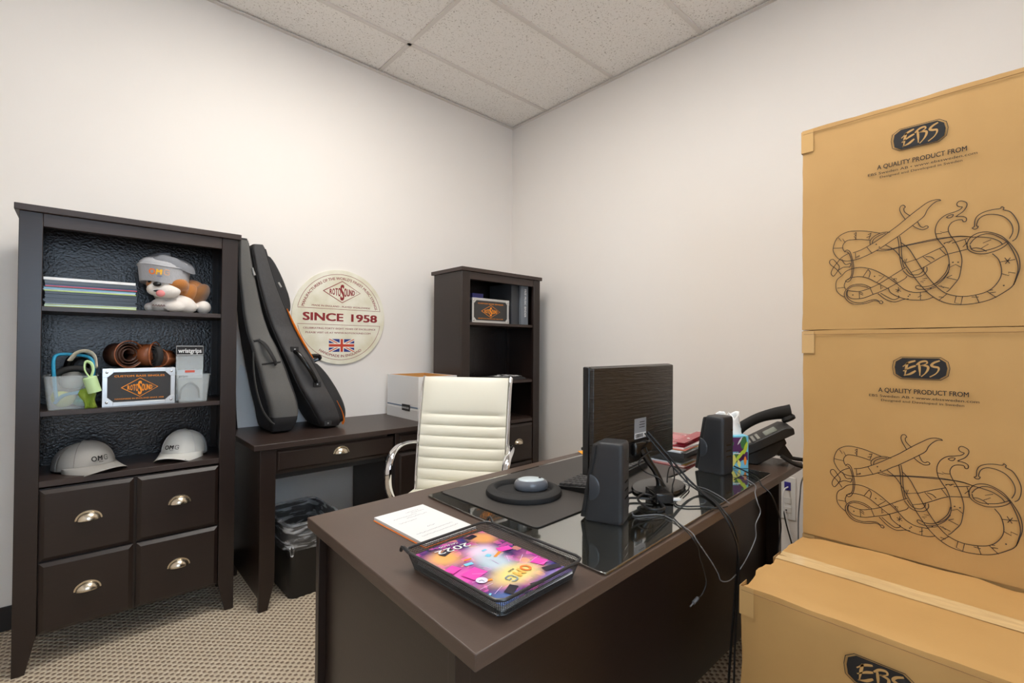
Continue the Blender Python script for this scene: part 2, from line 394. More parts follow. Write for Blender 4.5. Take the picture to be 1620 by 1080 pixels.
# ------------------------------------------------------------------ side desk against the back wall
t = thing('side_desk', 'dark wood desk against the wall holding two black instrument bags', 'desk', (-2.04, -.567, 0))
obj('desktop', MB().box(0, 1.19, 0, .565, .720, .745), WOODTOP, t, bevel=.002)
M = Matrix(((1, 0, 0, 0), (0, 0, -1, 0.03), (0, 1, 0, 0), (0, 0, 0, 1)))
obj('leg', MB().prism([(.028, 0), (.065, 0), (.093, .12), (.093, .720), (.028, .720)], 0, .022, M), WOOD, t, bevel=.0015)
obj('side_panel', MB().box(.028, .046, .030, .54, .06, .720).box(.028, .046, .47, .54, 0, .06), WOOD, t, bevel=.001)
obj('apron', MB().box(.093, .65, .018, .035, .60, .720), WOOD, t, bevel=.001)
obj('drawer_box', MB().box(.10, .65, .035, .42, .575, .70), BLACKR, t)
d = obj('drawer', panel_front(.098, .688, .612, .708, .008, b=.01), WOOD, t, smooth=False)
obj('handle', cup_pull(), NICKEL, d, loc=(.395, .008, .668))
obj('pedestal', MB().box(.695, 1.17, .02, .54, .06, .720), WOOD, t, bevel=.001)
obj('pedestal_stile', MB().box(.690, .712, .006, .02, .03, .720), WOOD, t, bevel=.001)
obj('drawer', panel_front(.716, 1.16, .612, .708, .008, b=.01), WOOD, t, smooth=False)
d = obj('drawer', panel_front(.716, 1.16, .34, .604, .008), WOOD, t, smooth=False)
obj('handle', cup_pull(), NICKEL, d, loc=(.94, .008, .50))
d = obj('drawer', panel_front(.716, 1.16, .07, .334, .008), WOOD, t, smooth=False)
obj('handle', cup_pull(), NICKEL, d, loc=(.94, .008, .22))

# ------------------------------------------------------------------ main desk
t = thing('office_desk', 'large dark wood desk with monitor, glass top and speakers', 'desk', (-2.186, -2.328, 0))
A, Bq, Cq, Dq = (.014, .722), (0, 0), (1.670, .064), (1.684, .770)
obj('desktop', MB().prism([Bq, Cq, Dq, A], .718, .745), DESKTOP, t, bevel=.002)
obj('end_panel', MB().box(.050, .078, .125, .700, .03, .718), WOOD, t, bevel=.001)
obj('edge_strip', MB().box(.030, .050, .682, .702, 0, .718), WOOD, t, bevel=.001)
obj('corner_post', MB().box(.048, .080, .115, .137, 0, .718), WOOD, t, bevel=.001)
obj('modesty_panel', MB().box(.080, 1.60, .170, .186, .14, .718), WOOD, t, bevel=.001)
obj('end_panel', MB().box(1.600, 1.628, .125, .72, .0, .718), WOOD, t, bevel=.001)
obj('pedestal', MB().box(.085, .50, .20, .69, .04, .715), WOOD, t, bevel=.001)
obj('drawer', panel_front(.09, .495, .40, .70, -.694).box(0, 0, 0, 0, 0, 0), WOOD, t, smooth=False, rot=(0, 0, 0)) if False else None
for z0, z1 in ((.05, .33), (.34, .56), (.57, .70)):
    dd = MB().box(.09, .495, .69, .706, z0, z1); obj('drawer', dd, WOOD, t, bevel=.002)

# ------------------------------------------------------------------ round wall sign
sgm, nt, b = newmat('aged_cream_enamel'); b.inputs['Roughness'].default_value = .45
tc = N(nt, 'ShaderNodeTexCoord'); n = N(nt, 'ShaderNodeTexNoise', i_Scale=7.0, i_Detail=6.0); nt.links.new(tc.outputs['Object'], n.inputs['Vector'])
rp = N(nt, 'ShaderNodeValToRGB'); nt.links.new(n.outputs[0], rp.inputs[0]); e = rp.color_ramp.elements
e[0].position = .3; e[0].color = rgb(218, 211, 182); e[1].position = .60; e[1].color = rgb(238, 234, 218); nt.links.new(rp.outputs[0], b.inputs['Base Color'])
t = thing('wall_sign', 'round cream sign reading SINCE 1958 with a Union flag, on the wall', 'sign', (-1.425, 0, 1.363))
RS = .289
Mx = Matrix.Rotation(pi/2, 4, 'X')
obj('disc', MB().lathe([(RS-.001, .001), (RS, .002), (RS, .010), (RS-.001, .011)], 96, M=Mx), sgm, t)
def S(m2): return [(v[0]*RS, v[1]*RS)+tuple(v[2:]) for v in m2[0]], m2[1]
O, U, V = (0, -.0112, 0), (1, 0, 0), (0, 0, 1)
L = MB()
for a in (text2d('SINCE', .84, .165, .035, -.37, -.085), text2d('1958', .60, .165, .035, .52, -.085),
          text2d('MADE IN ENGLAND - PLAYED WORLDWIDE', 1.26, .036, .012, .02, .205),
          text2d('CELEBRATING FORTY EIGHT YEARS OF EXCELLENCE', 1.56, .036, .012, 0, -.262),
          text2d('PLEASE VISIT US AT WWW.ROTOSOUND.COM', 1.40, .036, .012, -.03, -.352),
          bend(text2d("MANUFACTURERS OF THE WORLD'S FINEST MUSIC STRINGS", 2.10, .060, .012, 0, 0), .79),
          bend(text2d('HANDMADE IN ENGLAND', .98, .056, .012, 0, 0), .85, False)):
    L.flat(S(a), O, U, V, .0004)
obj('lettering', L, RED, t, smooth=False)
L = MB(); r = .905; y0 = .165; a0 = math.asin(y0/r)
arc = [(r*cos(a0+(pi-2*a0)*i/60), r*sin(a0+(pi-2*a0)*i/60)) for i in range(61)]
L.flat(S(ribbon(arc+[arc[0]], .008)), O, U, V, .0004)
arc2 = [(p[0], -p[1]) for p in arc]; L.flat(S(ribbon(arc2+[arc2[0]], .008)), O, U, V, .0004)
obj('border_lines', L, RED, t, smooth=False)
def sound_logo(cx, cy, w, h):
    """lozenge outline, small letters swelling to a tall S in the middle"""
    out = [ribbon([(cx-w/2, cy), (cx, cy+h/2), (cx+w/2, cy), (cx, cy-h/2), (cx-w/2, cy)], h*.035)]
    def word(s, x0, dx, h0, h1):
        for i, ch in enumerate(s):
            hh = h0+(h1-h0)*i/(len(s)-1); out.append(text2d(ch, dx*.92, hh, .04, x0+dx*i, cy-hh/2))
    word('ROTO', cx-w*.305, w*.075, h*.24, h*.40); word('OUND', cx+w*.085, w*.075, h*.40, h*.24)
    out.append(text2d('S', w*.11, h*.74, .035, cx, cy-h*.37))
    out.append(text2d('®', w*.03, h*.06, 0, cx+w*.385, cy-.01*h))
    return out
L = MB()
for a in sound_logo(.02, .535, .80, .455): L.flat(S(a), O, U, V, .0005)
obj('lozenge_emblem', L, RED, t, smooth=False)
BLUEF = mat('flag_blue', (40, 54, 130), .5); REDF = mat('flag_red', (200, 66, 42), .5); WHF = mat('flag_white', (240, 236, 222), .5)
fw, fh, fx, fy = .55, .27, .02, -.60
def rect(x0, x1, y0, y1): return poly([(x0, y0), (x1, y0), (x1, y1), (x0, y1)])
F = [MB(), MB(), MB()]
F[0].flat(S(rect(fx-fw/2, fx+fw/2, fy-fh/2, fy+fh/2)), O, U, V, .0004)
def diag(s, wd, off=0):
    dx, dy = fw/2, fh/2*s; ln = math.hypot(dx, dy); nx, ny = -dy/ln*wd/2, dx/ln*wd/2
    ox, oy = -dy/ln*off, dx/ln*off
    return [(fx-dx+ox+nx*0, fy-dy+oy), (fx+dx+ox, fy+dy+oy)], wd
for s in (1, -1):
    # white saltire clipped to the flag
    a = fh*.11
    pts = [(-fw/2, -fh/2*s), (-fw/2+a*2, -fh/2*s), (fw/2, (fh/2-a)*s), (fw/2, fh/2*s), (fw/2-a*2, fh/2*s), (-fw/2, (-fh/2+a)*s)]
    F[2].flat(S(poly([(fx+p[0], fy+p[1]) for p in (pts if s > 0 else pts[::-1])])), O, U, V, .0005)
    a = fh*.04
    pts = [(-fw/2, -fh/2*s), (-fw/2+a*2, -fh/2*s), (fw/2, (fh/2-a)*s), (fw/2, fh/2*s), (fw/2-a*2, fh/2*s), (-fw/2, (-fh/2+a)*s)]
    F[1].flat(S(poly([(fx+p[0], fy+p[1]) for p in (pts if s > 0 else pts[::-1])])), O, U, V, .0006)
F[2].flat(S(rect(fx-fw*.085, fx+fw*.085, fy-fh/2, fy+fh/2)), O, U, V, .0007).flat(S(rect(fx-fw/2, fx+fw/2, fy-fh*.17, fy+fh*.17)), O, U, V, .0008)
F[1].flat(S(rect(fx-fw*.05, fx+fw*.05, fy-fh/2, fy+fh/2)), O, U, V, .0009).flat(S(rect(fx-fw/2, fx+fw/2, fy-fh*.10, fy+fh*.10)), O, U, V, .0010)
fl = obj('flag_print', F[0], BLUEF, t, smooth=False)
obj('flag_cross', F[1], REDF, fl, smooth=False); obj('flag_cross_border', F[2], WHF, fl, smooth=False)

# ------------------------------------------------------------------ cardboard boxes
SNAKE = """S 75 268 100 277 123 283 151 285 172 276 183 261 188 239 184 224 174 209 157 200 138 200 120 204 94 215 71 228 50 243 35 253 -5 285 -19 298 -25 312 -33 323 -43 331 -52 332
S -52 332 -49 335 -38 336 -25 332 -10 321 8 307 24 293 38 281 57 267 80 250 106 234 123 226 138 222
S 98 252 117 257 138 260 154 259 163 248 163 236 158 227
L 187 242 164 240
L 174 271 167 260 164 267 159 257
L 131 280 132 260
L 131 280 136 276 132 272 136 268 132 263
L 96 272 101 255
L 96 271 103 269
L 97 264 106 261
L 106 234 94 214
L 133 221 132 203 123 210
L 132 207 123 212
D 84 238
D 77 229
S 20 296 28 312 32 325 30 334 24 336 20 330 23 327 22 318 16 310 10 304
S 5 277 -3 269 -15 262 -25 264 -27 268 -23 271 -17 268 -11 272 -6 284
S 98 240 98 251 88 262 74 268 63 269 54 267
S 93 243 90 253 77 262 63 266
S 83 220 63 217 35 221 9 225 -30 229 -67 232 -91 231 -109 227
S 74 223 54 220 30 224 -7 229 -42 233 -69 233 -91 232 -111 226
S 37 252 34 230 33 203 29 175 26 161
S 32 252 29 230 28 202 25 174 22 164
S 69 74 71 70 76 71 78 75 88 79 103 74 121 71 139 73 154 85 160 102 155 116 142 127 123 129 109 125 97 117
S 69 74 73 78 77 77 86 82 100 80 118 75 137 78 151 90 155 104 151 116 139 124 121 124 103 117
S 160 95 171 103 179 115 181 134 177 148 166 158 155 170 138 176 120 177 100 171 80 160 57 141
S 57 141 38 122 22 105 4 96 -12 95 -25 96
S 157 117 160 128 157 139 154 144 142 150 120 150 103 144 86 132 74 123
S 57 112 52 99 35 86 14 77 -9 74 -25 75 -37 80
S 152 113 124 108 100 115 77 126 52 143 30 158 19 165
S -2 183 -17 191 -37 201 -57 210
S -74 217 -91 221 -102 224
S 152 113 152 98 139 88 115 88 91 97 69 106 46 119 22 134 17 141
S -15 159 -35 172 -52 183 -64 189
S -67 190 -83 193 -102 197
S 63 233 43 215 25 184 11 155 -2 130 -17 105 -30 88 -47 72 -67 61 -90 57 -118 59 -144 67 -166 82 -181 97 -189 121 -193 141 -191 166 -183 188 -169 212 -158 224 -140 234 -123 235 -109 227 -102 213 -103 197 -114 186 -132 181 -151 185 -166 193 -175 203
S 30 235 14 217 0 188 -15 156 -32 124 -50 99 -67 85 -90 78 -113 79 -136 86 -151 100 -161 121 -162 142 -157 164 -147 179
S -107 209 -114 220 -127 229 -143 229 -158 219 -171 205 -181 182 -188 157 -190 136 -187 118 -183 100
S -107 206 -111 194 -125 188 -145 191 -158 196 -173 206
S -111 226 -125 224 -143 219 -158 209 -164 200
S -109 197 -118 198 -129 193 -136 187
S -44 235 -41 252 -43 268 -50 282 -62 292 -77 296 -88 300 -93 306 -88 308 -84 311 -83 317 -87 322 -94 321 -101 315 -101 306 -95 295 -86 288 -81 284
S -81 284 -93 282 -100 277 -100 269 -95 268 -92 274 -81 274 -72 269 -67 259 -67 248 -72 234 -79 221 -87 199 -92 173 -90 147 -86 125 -76 108 -67 95 -63 92
S -44 235 -52 220 -60 206 -66 186 -68 166 -67 147 -59 131 -47 119 -37 114
S -63 286 -69 290 -76 290 -73 284 -67 283 -63 286
S -111 249 -115 253 -116 267 -121 278 -132 285 -147 288 -160 288 -163 292 -167 288 -166 284 -177 277 -185 263 -191 244 -191 226 -187 211 -181 205
S -111 249 -114 246 -119 246 -122 251 -119 254 -123 269 -134 277 -149 276 -164 269 -175 256 -181 240 -181 225 -176 212
S 25 157 14 142 1 136 -15 139 -24 150 -24 161
S 19 160 9 145 -7 143 -17 152 -18 162
S -67 163 -62 144 -50 126 -35 112 -17 109 -7 113 -2 112 -2 107 -9 103 -25 103 -42 111 -57 125 -67 143
S 80 98 63 81 46 73 35 74 25 78 14 79
S 74 99 55 84 44 79 34 84 35 89
S 158 227 154 232 146 226 140 203 137 181 139 159 145 143 152 138 157 142
S 154 227 148 220 143 203 141 181 142 159 148 147 154 144
S 168 162 179 178 195 195 196 206 188 209 179 197 172 183 182 164 188 159 193 168 188 183 176 200 166 212 149 222
S 166 206 157 190 145 192 146 182 151 182 163 182 176 174
L -159 157 -185 160
L -168 166 -176 152
L -177 165 -169 152
L -163 128 -175 122 -174 131 -185 127
D -166 99
L -138 86 -153 71
L -142 83 -152 84
L -141 89 -147 90
L -117 79 -123 60
L -110 75 -122 74
L -81 79 -78 63 -90 58 -93 78
L -48 71 -64 87
L -48 80 -57 78
L -11 94 -11 75
L -6 82 -13 86
L 41 107 30 101
L 35 112 36 98
L 40 100 31 108
L 115 149 103 169
S 103 169 98 160 101 146
D 88 148
L 78 149 66 146 83 130
L 177 122 160 123
L 124 108 123 88
L 122 106 115 102
L 122 101 115 97
D 139 99
L 98 115 92 98
L 74 121 74 110 70 115
L 45 137 39 137 41 129 45 137
L 78 126 57 110
L 52 142 38 126
L -63 129 -82 121
L -63 129 -73 134
L -69 163 -69 155 -80 161 -91 152
D -75 167
D -85 166
L -42 246 -54 245 -51 251 -56 247 -66 248
L -128 196 -140 204 -130 208 -144 214
L -94 204 -101 213
L -98 221 -103 201
L -50 206 -62 188
L -17 189 -31 173
S -22 189 -32 187 -39 180
L -17 120 -11 123 -21 126 -15 130 -25 131
L 22 177 -2 184
L 21 187 21 174 17 188
L 9 150 -15 159
L -58 219 -74 223
L -58 217 -63 221 -67 218 -72 223
D 11 90
D 14 86
D -32 103
L -22 98 -42 106
L -47 109 -58 103 -52 109
L -67 101 -57 105"""
def serpent():
    mb = []
    for l in SNAKE.split('\n'):
        k, *p = l.split(); p = list(map(int, p)); P = [(-p[i]/1000, p[i+1]/1000) for i in range(0, len(p), 2)]
        if k == 'D': mb.append(disc(.0018, 8, *P[0]))
        elif k == 'L': mb.append(ribbon(P, .0016))
        else: mb.append(ribbon(P, .0019, smooth=5))
    return mb
def carton(name_loc, label, H=.62, Wd=.54, Dp=.47, crushed=0.0):
    """origin at the front edge centre of the base; front faces -X, width along Y"""
    t = thing('cardboard_box', label, 'cardboard box', name_loc)
    n = 24; bm = bmesh.new()
    def P(x, y, z):                                       # crushed, slightly bulging corrugated board
        p = Vector((x, y, z)); c = Vector((Dp/2, 0, H/2)); q = p-c
        ex, ey, ez = abs(q.x)/(Dp/2), abs(q.y)/(Wd/2), abs(q.z)/(H/2)
        e = sorted((ex, ey, ez))[1]
        k = mn.noise(p*9+Vector(name_loc)*3)*.003*(0.3+e**6*(1.2 if crushed else .35))+mn.noise(p*38)*.0012*e**8
        if crushed and q.z > 0: k -= crushed*.02*max(0, ez-.8)/.2*max(0, ey-.80)/.2*(.6+mn.noise(p*24))+crushed*.012*max(0, ez-.93)/.07*max(0, ex-.9)/.1*(.5+mn.noise(p*14))
        return p+Vector((q.x/Dp*k*2, q.y/Wd*k*2, (q.z/H*k*2) if q.z > 0 else 0))
    mb = MB()
    def face(f):
        mb.rings([[P(*f(i/n, j/n)) for j in range(n+1)] for i in range(n+1)], cap=False, closed=False)
    r = 0.0
    face(lambda a, b: (0, -Wd/2+Wd*a, H*b)); face(lambda a, b: (Dp, -Wd/2+Wd*a, H*b))
    face(lambda a, b: (Dp*a, -Wd/2, H*b)); face(lambda a, b: (Dp*a, Wd/2, H*b))
    face(lambda a, b: (Dp*a, -Wd/2+Wd*b, 0)); face(lambda a, b: (Dp*a, -Wd/2+Wd*b, H))
    obj('box_body', mb, CARD, t, merge=True)
    # flap seam and tape down the middle of the lid
    x = .25
    tp = MB()
    grid = [[Vector((x-.03+.06*a/3, -Wd/2+Wd*b/20, 0)) for b in range(21)] for a in range(4)]
    tp.rings([[P(p.x, p.y, H)+Vector((0, 0, .0015+.0008*mn.noise(p*60))) for p in row] for row in grid], cap=False, closed=False)
    tp.rings([[Vector((x-.03+.06*a/3, Wd/2+.0028, H-.07*b/4)) for b in range(5)] for a in range(4)], cap=False, closed=False)
    obj('packing_tape', tp, LIDTAPE, t)
    sm = MB().box(x-.0008, x+.0008, -Wd/2, Wd/2, H-.001, H+.0008)
    obj('flap_seam', sm, CARDE, t, smooth=False)
    e = MB().tube([(-.0026, -Wd/2+.002, H-.012), (-.0030, 0, H-.0125), (-.0026, Wd/2-.002, H-.012)], .0009, 5, smooth=6)
    obj('top_crease', e, CARDE, t)
    obj('corner_tape', MB().box(-.0030, -.0020, Wd/2-.030, Wd/2+.0022, H-.070, H-.003).box(-.0022, .04, Wd/2+.0022, Wd/2+.0030, H-.070, H-.003), TAPE, t, smooth=False)
    # print on the front
    O, U, V = (-.0030, .010 if crushed else 0, .016 if crushed else 0), (0, -1, 0), (0, 0, 1)
    pts = [(-.043, .5345), (-.029, .5445), (.046, .5445), (.059, .5345), (.0620, .519), (.059, .5005), (.046, .4905), (-.029, .4905), (-.043, .5005), (-.0455, .519)]
    b_ = MB().flat(poly(pts), O, U, V, .0004)
    c0 = Vector((.008, .5175)); o2 = [tuple(c0+(Vector(p)-c0)*1.09) for p in pts]; b_.flat(ribbon(o2+[o2[0]], .0014), O, U, V, .0004)
    bd = obj('printed_badge', b_, BLACKINK, t, smooth=False)
    br = MB(); k = lambda w: (lambda s: w*(.45+.55*sin(pi*min(1, s*1.1+.12))))
    for w, s in ((.0052, ((2.4, 537.2), (15.7, 531.8), (27.5, 521.3))), (.0052, ((1.7, 523.8), (12.5, 518.8), (26.7, 509.2))), (.0054, ((1.7, 510.2), (12.6, 501.7), (25.2, 497.1))), (.0056, ((18, 531.8), (21.2, 515.5), (23.6, 497.1))),
                 (.0052, ((-6.0, 528.4), (-7.2, 514.5), (-7.5, 498.6))), (.005, ((-1, 527), (-9.1, 534.5), (-19.7, 536.8), (-21.9, 530.9), (-10.1, 524.7))), (.0052, ((-12.2, 525.7), (-23.4, 523.1), (-23.4, 514.2), (-18.1, 504.1), (-10.6, 495.8))),
                 (.0056, ((-46.4, 538.4), (-36.1, 533.3), (-30.9, 526.3), (-36.1, 522.5), (-44.2, 520.8), (-44.9, 514.0), (-39.0, 504.0), (-27.9, 495.7)))):
        br.flat(ribbon([(-a/1000, c/1000) for a, c in s], k(w), smooth=5), O, U, V, .0008)
    obj('brush_lettering', br, CARD, bd, smooth=False)
    tx = MB()
    for a in (text2d('A QUALITY PRODUCT FROM', .184, .0128, .014, .010, .4485), text2d('EBS Sweden AB • www.ebssweden.com', .224, .0072, .003, .009, .4345), text2d('Designed and Developed in Sweden', .169, .0062, .003, .009, .4232)):
        tx.flat(a, O, U, V, .0004)
    obj('printed_lettering', tx, BLACKINK, t, smooth=False)
    sn = MB()
    for a in serpent(): sn.flat(a, O, U, V, .0004)
    obj('printed_serpent', sn, INK, t, smooth=False)
    return t
carton((-.950, -2.660, 1.248), 'brown cardboard box with serpent drawing, topmost of the stack at right', .62)
carton((-.950, -2.662, .622), 'brown cardboard box with serpent drawing, second from the top of the stack', .624)
carton((-1.424, -2.665, 0), 'brown cardboard box at the front, lowest and closest, with taped dented lid', .62, crushed=.35)
carton((-.944, -2.662, 0), 'brown cardboard box hidden on the floor beneath the two stacked boxes', .62)
# ------------------------------------------------------------------ instrument bags
FAB_G = mat('charcoal_canvas', (100, 98, 95), 0.85, noise=.12, nscale=300, bump=.35, bscale=900)
FAB_B = mat('black_canvas', (42, 41, 42), 0.8, noise=.2, nscale=200, bump=.35, bscale=700)
FAB_B2 = mat('black_nylon', (62, 60, 60), 0.55, noise=.15, nscale=60, bump=.3, bscale=90)
ZIPO = mat('orange_lining', (250, 128, 24), 0.6)
def lerp_tab(tab, s):
    for (a, va), (b, vb) in zip(tab, tab[1:]):
        if s <= b:
            u = (s-a)/(b-a) if b > a else 0; u = u*u*(3-2*u); return va+(vb-va)*u
    return tab[-1][1]
def gig_bag(label, left, right, yc, wtab, panel, extras):
    """left/right: outlines (x,z) of the narrow side seen from the room, relative to loc"""
    def line(t, s):
        n = len(t)-1; i = min(int(s*n), n-1); P = [Vector((p[0], p[1], 0)) for p in t]
        p0, p1, p2, p3 = P[max(i-1, 0)], P[i], P[i+1], P[min(i+2, n)]; u = s*n-i
        return 0.5*((2*p1)+(p2-p0)*u+(2*p0-5*p1+4*p2-p3)*u*u+(3*p1-p0-3*p2+p3)*u**3)
    loc = Vector((right[0][0]/2+left[0][0]/2, yc, .745))
    t = thing('instrument_bag', label, 'instrument bag', loc)
    K = 40
    def ring(s, grow=0.0, y0=None, y1=None, sh=1.0):
        l, r = line(left, s), line(right, s); c = (l+r)/2; h = (r-l)/2; w = lerp_tab(wtab, s)/2
        out = []
        n = 32
        for k in range(n):
            a = 2*pi*k/n; e = .28
            u = math.copysign(abs(cos(a))**e, cos(a)); v = math.copysign(abs(sin(a))**e, sin(a))
            g = 1+grow/max(h.length, .01)
            yy = v*(w+grow)
            out.append(Vector((c.x+h.x*u*g*sh, yy, c.y+h.y*u*g*sh))+Vector((-loc.x, 0, -loc.z)))
        return out
    rs = []
    for i in range(K+1):
        s = i/K; sh = 1.0
        if s < .05: sh = .80+.20*sin(pi/2*s/.05)
        if s > .97: sh = .78+.22*cos(pi/2*(s-.97)/.03)
        rs.append(ring(s, 0, sh=sh))
    body = obj('bag_body', MB().rings(rs), panel['body'], t)
    for k in panel['piping']:                              # zip piping along the edges of the narrow side
        pts = []
        for i in range(2, K): pts.append(rs[i][k]*1.0)
        z = obj('piping', MB().tube(pts, .0035, 6), FAB_B, t)
    # lighter panel sewn on the narrow side facing the room
    if panel.get('gusset'):
        s0, s1 = panel['span']; rr = []
        for i in range(31):
            s = s0+(s1-s0)*i/30; r = ring(s); row = r[panel['k0']:panel['k1']+1]
            rr.append([p+Vector((0, -.0022, 0)) for p in row])
        obj('side_panel', MB().rings(rr, cap=False, closed=False), panel['gusset'], t)
    def pt(s, u, out=0.0):                                 # point on the narrow side, u -1 left..1 right
        l, r = line(left, s), line(right, s); c = (l+r)/2; h = (r-l)/2; w = lerp_tab(wtab, s)/2
        return Vector((c.x+h.x*u-loc.x, -w-out, c.y+h.y*u-loc.z))
    return t, pt, ring
# front bag, grey
l1 = [(-1.900, .747), (-1.912, .85), (-1.944, .988), (-1.978, 1.142), (-2.006, 1.272), (-2.024, 1.42), (-2.036, 1.56), (-2.034, 1.715)]
r1 = [(-1.795, .747), (-1.776, .85), (-1.812, .985), (-1.862, 1.142), (-1.916, 1.290), (-1.950, 1.44), (-1.975, 1.57), (-1.998, 1.715)]
w1 = [(0, .20), (.03, .27), (.10, .33), (.22, .34), (.34, .30), (.45, .25), (.55, .19), (.66, .15), (1, .13)]
t, pt, rg = gig_bag('charcoal grey instrument bag with a webbing handle, leaning beside the bookcase', l1, r1, -.19, w1,
    dict(body=FAB_B, gusset=FAB_G, span=(.12, .985), k0=18, k1=30, piping=(18, 30)), None)
obj('handle', MB().tube([pt(.50, -.25), pt(.485, -.1, .022), pt(.46, .0, .032), pt(.43, .12, .034), pt(.40, .25, .024), pt(.385, .32)], .011, 10, smooth=6, flat=(1.0, .5)), FAB_B, t)
obj('handle_patch', MB().tube([pt(.385, -.72, .004), pt(.39, .0, .005), pt(.395, .75, .004)], .004, 6, smooth=4), FAB_B, t)
obj('handle_patch', MB().tube([pt(.50, -.75, .004), pt(.505, -.2, .006)], .006, 6, smooth=4), FAB_B, t)
obj('zip_pull', MB().tube([pt(.86, .8, .006), pt(.838, .86, .007)], .0045, 8).tube([pt(.838, .86, .007), pt(.82, .9, .007)], .006, 8), ALU, t)
# front pocket swelling on the right
pk = MB(); rs = []
for i in range(21):
    s = .06+.50*i/20; q = pt(s, 1.0); w = lerp_tab(w1, s)*.40; d = .026*sin(pi*i/20)**.5+.001
    rs.append([Vector((q.x-.006+d*abs(cos(a))**.5*(1 if cos(a) > 0 else 0), sin(a)*w, q.z)) for a in [-pi/2+pi*k/12 for k in range(13)]])
obj('front_pocket', pk.rings(rs, closed=True), FAB_B, t)
obj('shoulder_strap', MB().tube([pt(.44, -1.0, -.02), pt(.36, -1.35, -.02), pt(.26, -1.55, -.01), pt(.17, -1.50, 0), pt(.11, -1.20, .01), pt(.09, -.95, .004)], .013, 8, smooth=6, flat=(1, .22)), FAB_G, t)
# second bag, black with orange lined pockets
l2 = [(-1.648, .747), (-1.692, .83), (-1.764, .961), (-1.820, 1.10), (-1.866, 1.22), (-1.915, 1.36), (-1.955, 1.52), (-1.986, 1.69)]
r2 = [(-1.548, .747), (-1.566, .83), (-1.622, .955), (-1.690, 1.095), (-1.748, 1.21), (-1.808, 1.35), (-1.870, 1.51), (-1.925, 1.695)]
w2 = [(0, .20), (.03, .26), (.10, .31), (.22, .32), (.34, .28), (.45, .24), (.55, .19), (.66, .15), (1, .13)]
t, pt, rg = gig_bag('black instrument bag with orange lined zip pocket, leaning right of the grey one', l2, r2, -.20, w2,
    dict(body=FAB_B2, piping=(18, 30, 27)), None)
obj('handle', MB().tube([pt(.50, -.10), pt(.485, -.05, .020), pt(.44, .02, .036), pt(.39, .12, .036), pt(.345, .22, .020), pt(.33, .28)], .012, 10, smooth=6), BLACKS, t)
for s, u in ((.515, -.05), (.315, .25), (.065, -.4)):
    o = obj('handle_mount', MB().box(-.02, .02, -.006, .006, -.014, .014, Matrix.Translation(pt(s, u, .002))), FAB_B, t, bevel=.003)
    obj('rivet', MB().lathe([(.0045, 0), (.0035, .002), (.0001, .003)], 12, M=Matrix.Translation(pt(s, u, .008)) @ Matrix.Rotation(pi/2, 4, 'X')), ALU, o)
def pocket(s0, s1, d0, mat_, name, y0=-1, y1=1, base=0.0):
    rs = []
    for i in range(25):
        s = s0+(s1-s0)*i/24; q = pt(s, 1.0); w = lerp_tab(w2, s)*.44; d = d0*min(1, sin(pi*min(i/24, 1))**.4*1.02)+.001
        rs.append([Vector((q.x-.008+base+d*(max(0, cos(a))**.35), y0*w if sin(a) < -.999 else sin(a)*w, q.z)) for a in [-pi/2+pi*k/14 for k in range(15)]])
    return obj(name, MB().rings(rs, closed=True), mat_, t)
pocket(.06, .93, .022, FAB_B2, 'front_panel')
pocket(.045, .44, .072, FAB_B, 'lower_pocket')
pocket(.72, .955, .060, FAB_B, 'upper_pocket')
g = MB().tube([pt(.74, .98, .0), pt(.66, 1.0, .002), pt(.56, 1.02, .002), pt(.46, 1.04, .0)], lambda q: .011*sin(pi*(.12+.8*q)), 8, smooth=6, flat=(1, .5))
obj('orange_lining', g, ZIPO, t)
g = MB().tube([pt(.22, 1.10, -.005), pt(.15, 1.16, -.002), pt(.08, 1.18, .0), pt(.045, 1.12, .0)], lambda q: .008*(.25+.9*q), 8, smooth=6, flat=(1, .5))
obj('orange_lining', g, ZIPO, t)
obj('side_handle', MB().tube([pt(.475, 1.1, -.02), pt(.477, 1.75, -.03), pt(.460, 1.85, -.05), pt(.44, 1.2, -.06)], .011, 8, smooth=6), BLACKS, t)
obj('zip_pull', MB().tube([pt(.86, 1.3, -.01), pt(.84, 1.4, -.01)], .005, 8), ALU, t)
# dark strap hanging behind the bookcase edge and paper behind the bags
st = obj('black_strap', MB().tube([(-.045, 0, .62), (-.040, -.01, .44), (-.020, 0, .26), (-.012, .008, .10), (-.006, 0, .002)], .028, 8, smooth=8, flat=(.85, .14)), FAB_B, loc=(-1.992, -.062, .745))
tag(st, 'loose black strap hanging down between the bookcase and the grey bag', 'strap')
pp = MB(); pv = [(-.09, -.006, .001), (.44, -.006, .001), (.44, .005, .12), (.20, .003, .165), (.0, .005, .34), (-.07, .004, .12), (.10, -.003, .04)]
pp.add([(x, y, z) for x, y, z in pv], [(0, 1, 6), (1, 2, 3, 6), (6, 3, 4, 5), (0, 6, 5)])
o = obj('white_paper', pp, PAPER, loc=(-1.97, -.0095, .745), smooth=False)
sf = o.modifiers.new('thickness', 'SOLIDIFY'); sf.thickness = .0006
tag(o, 'creased white paper standing behind the two instrument bags', 'paper')

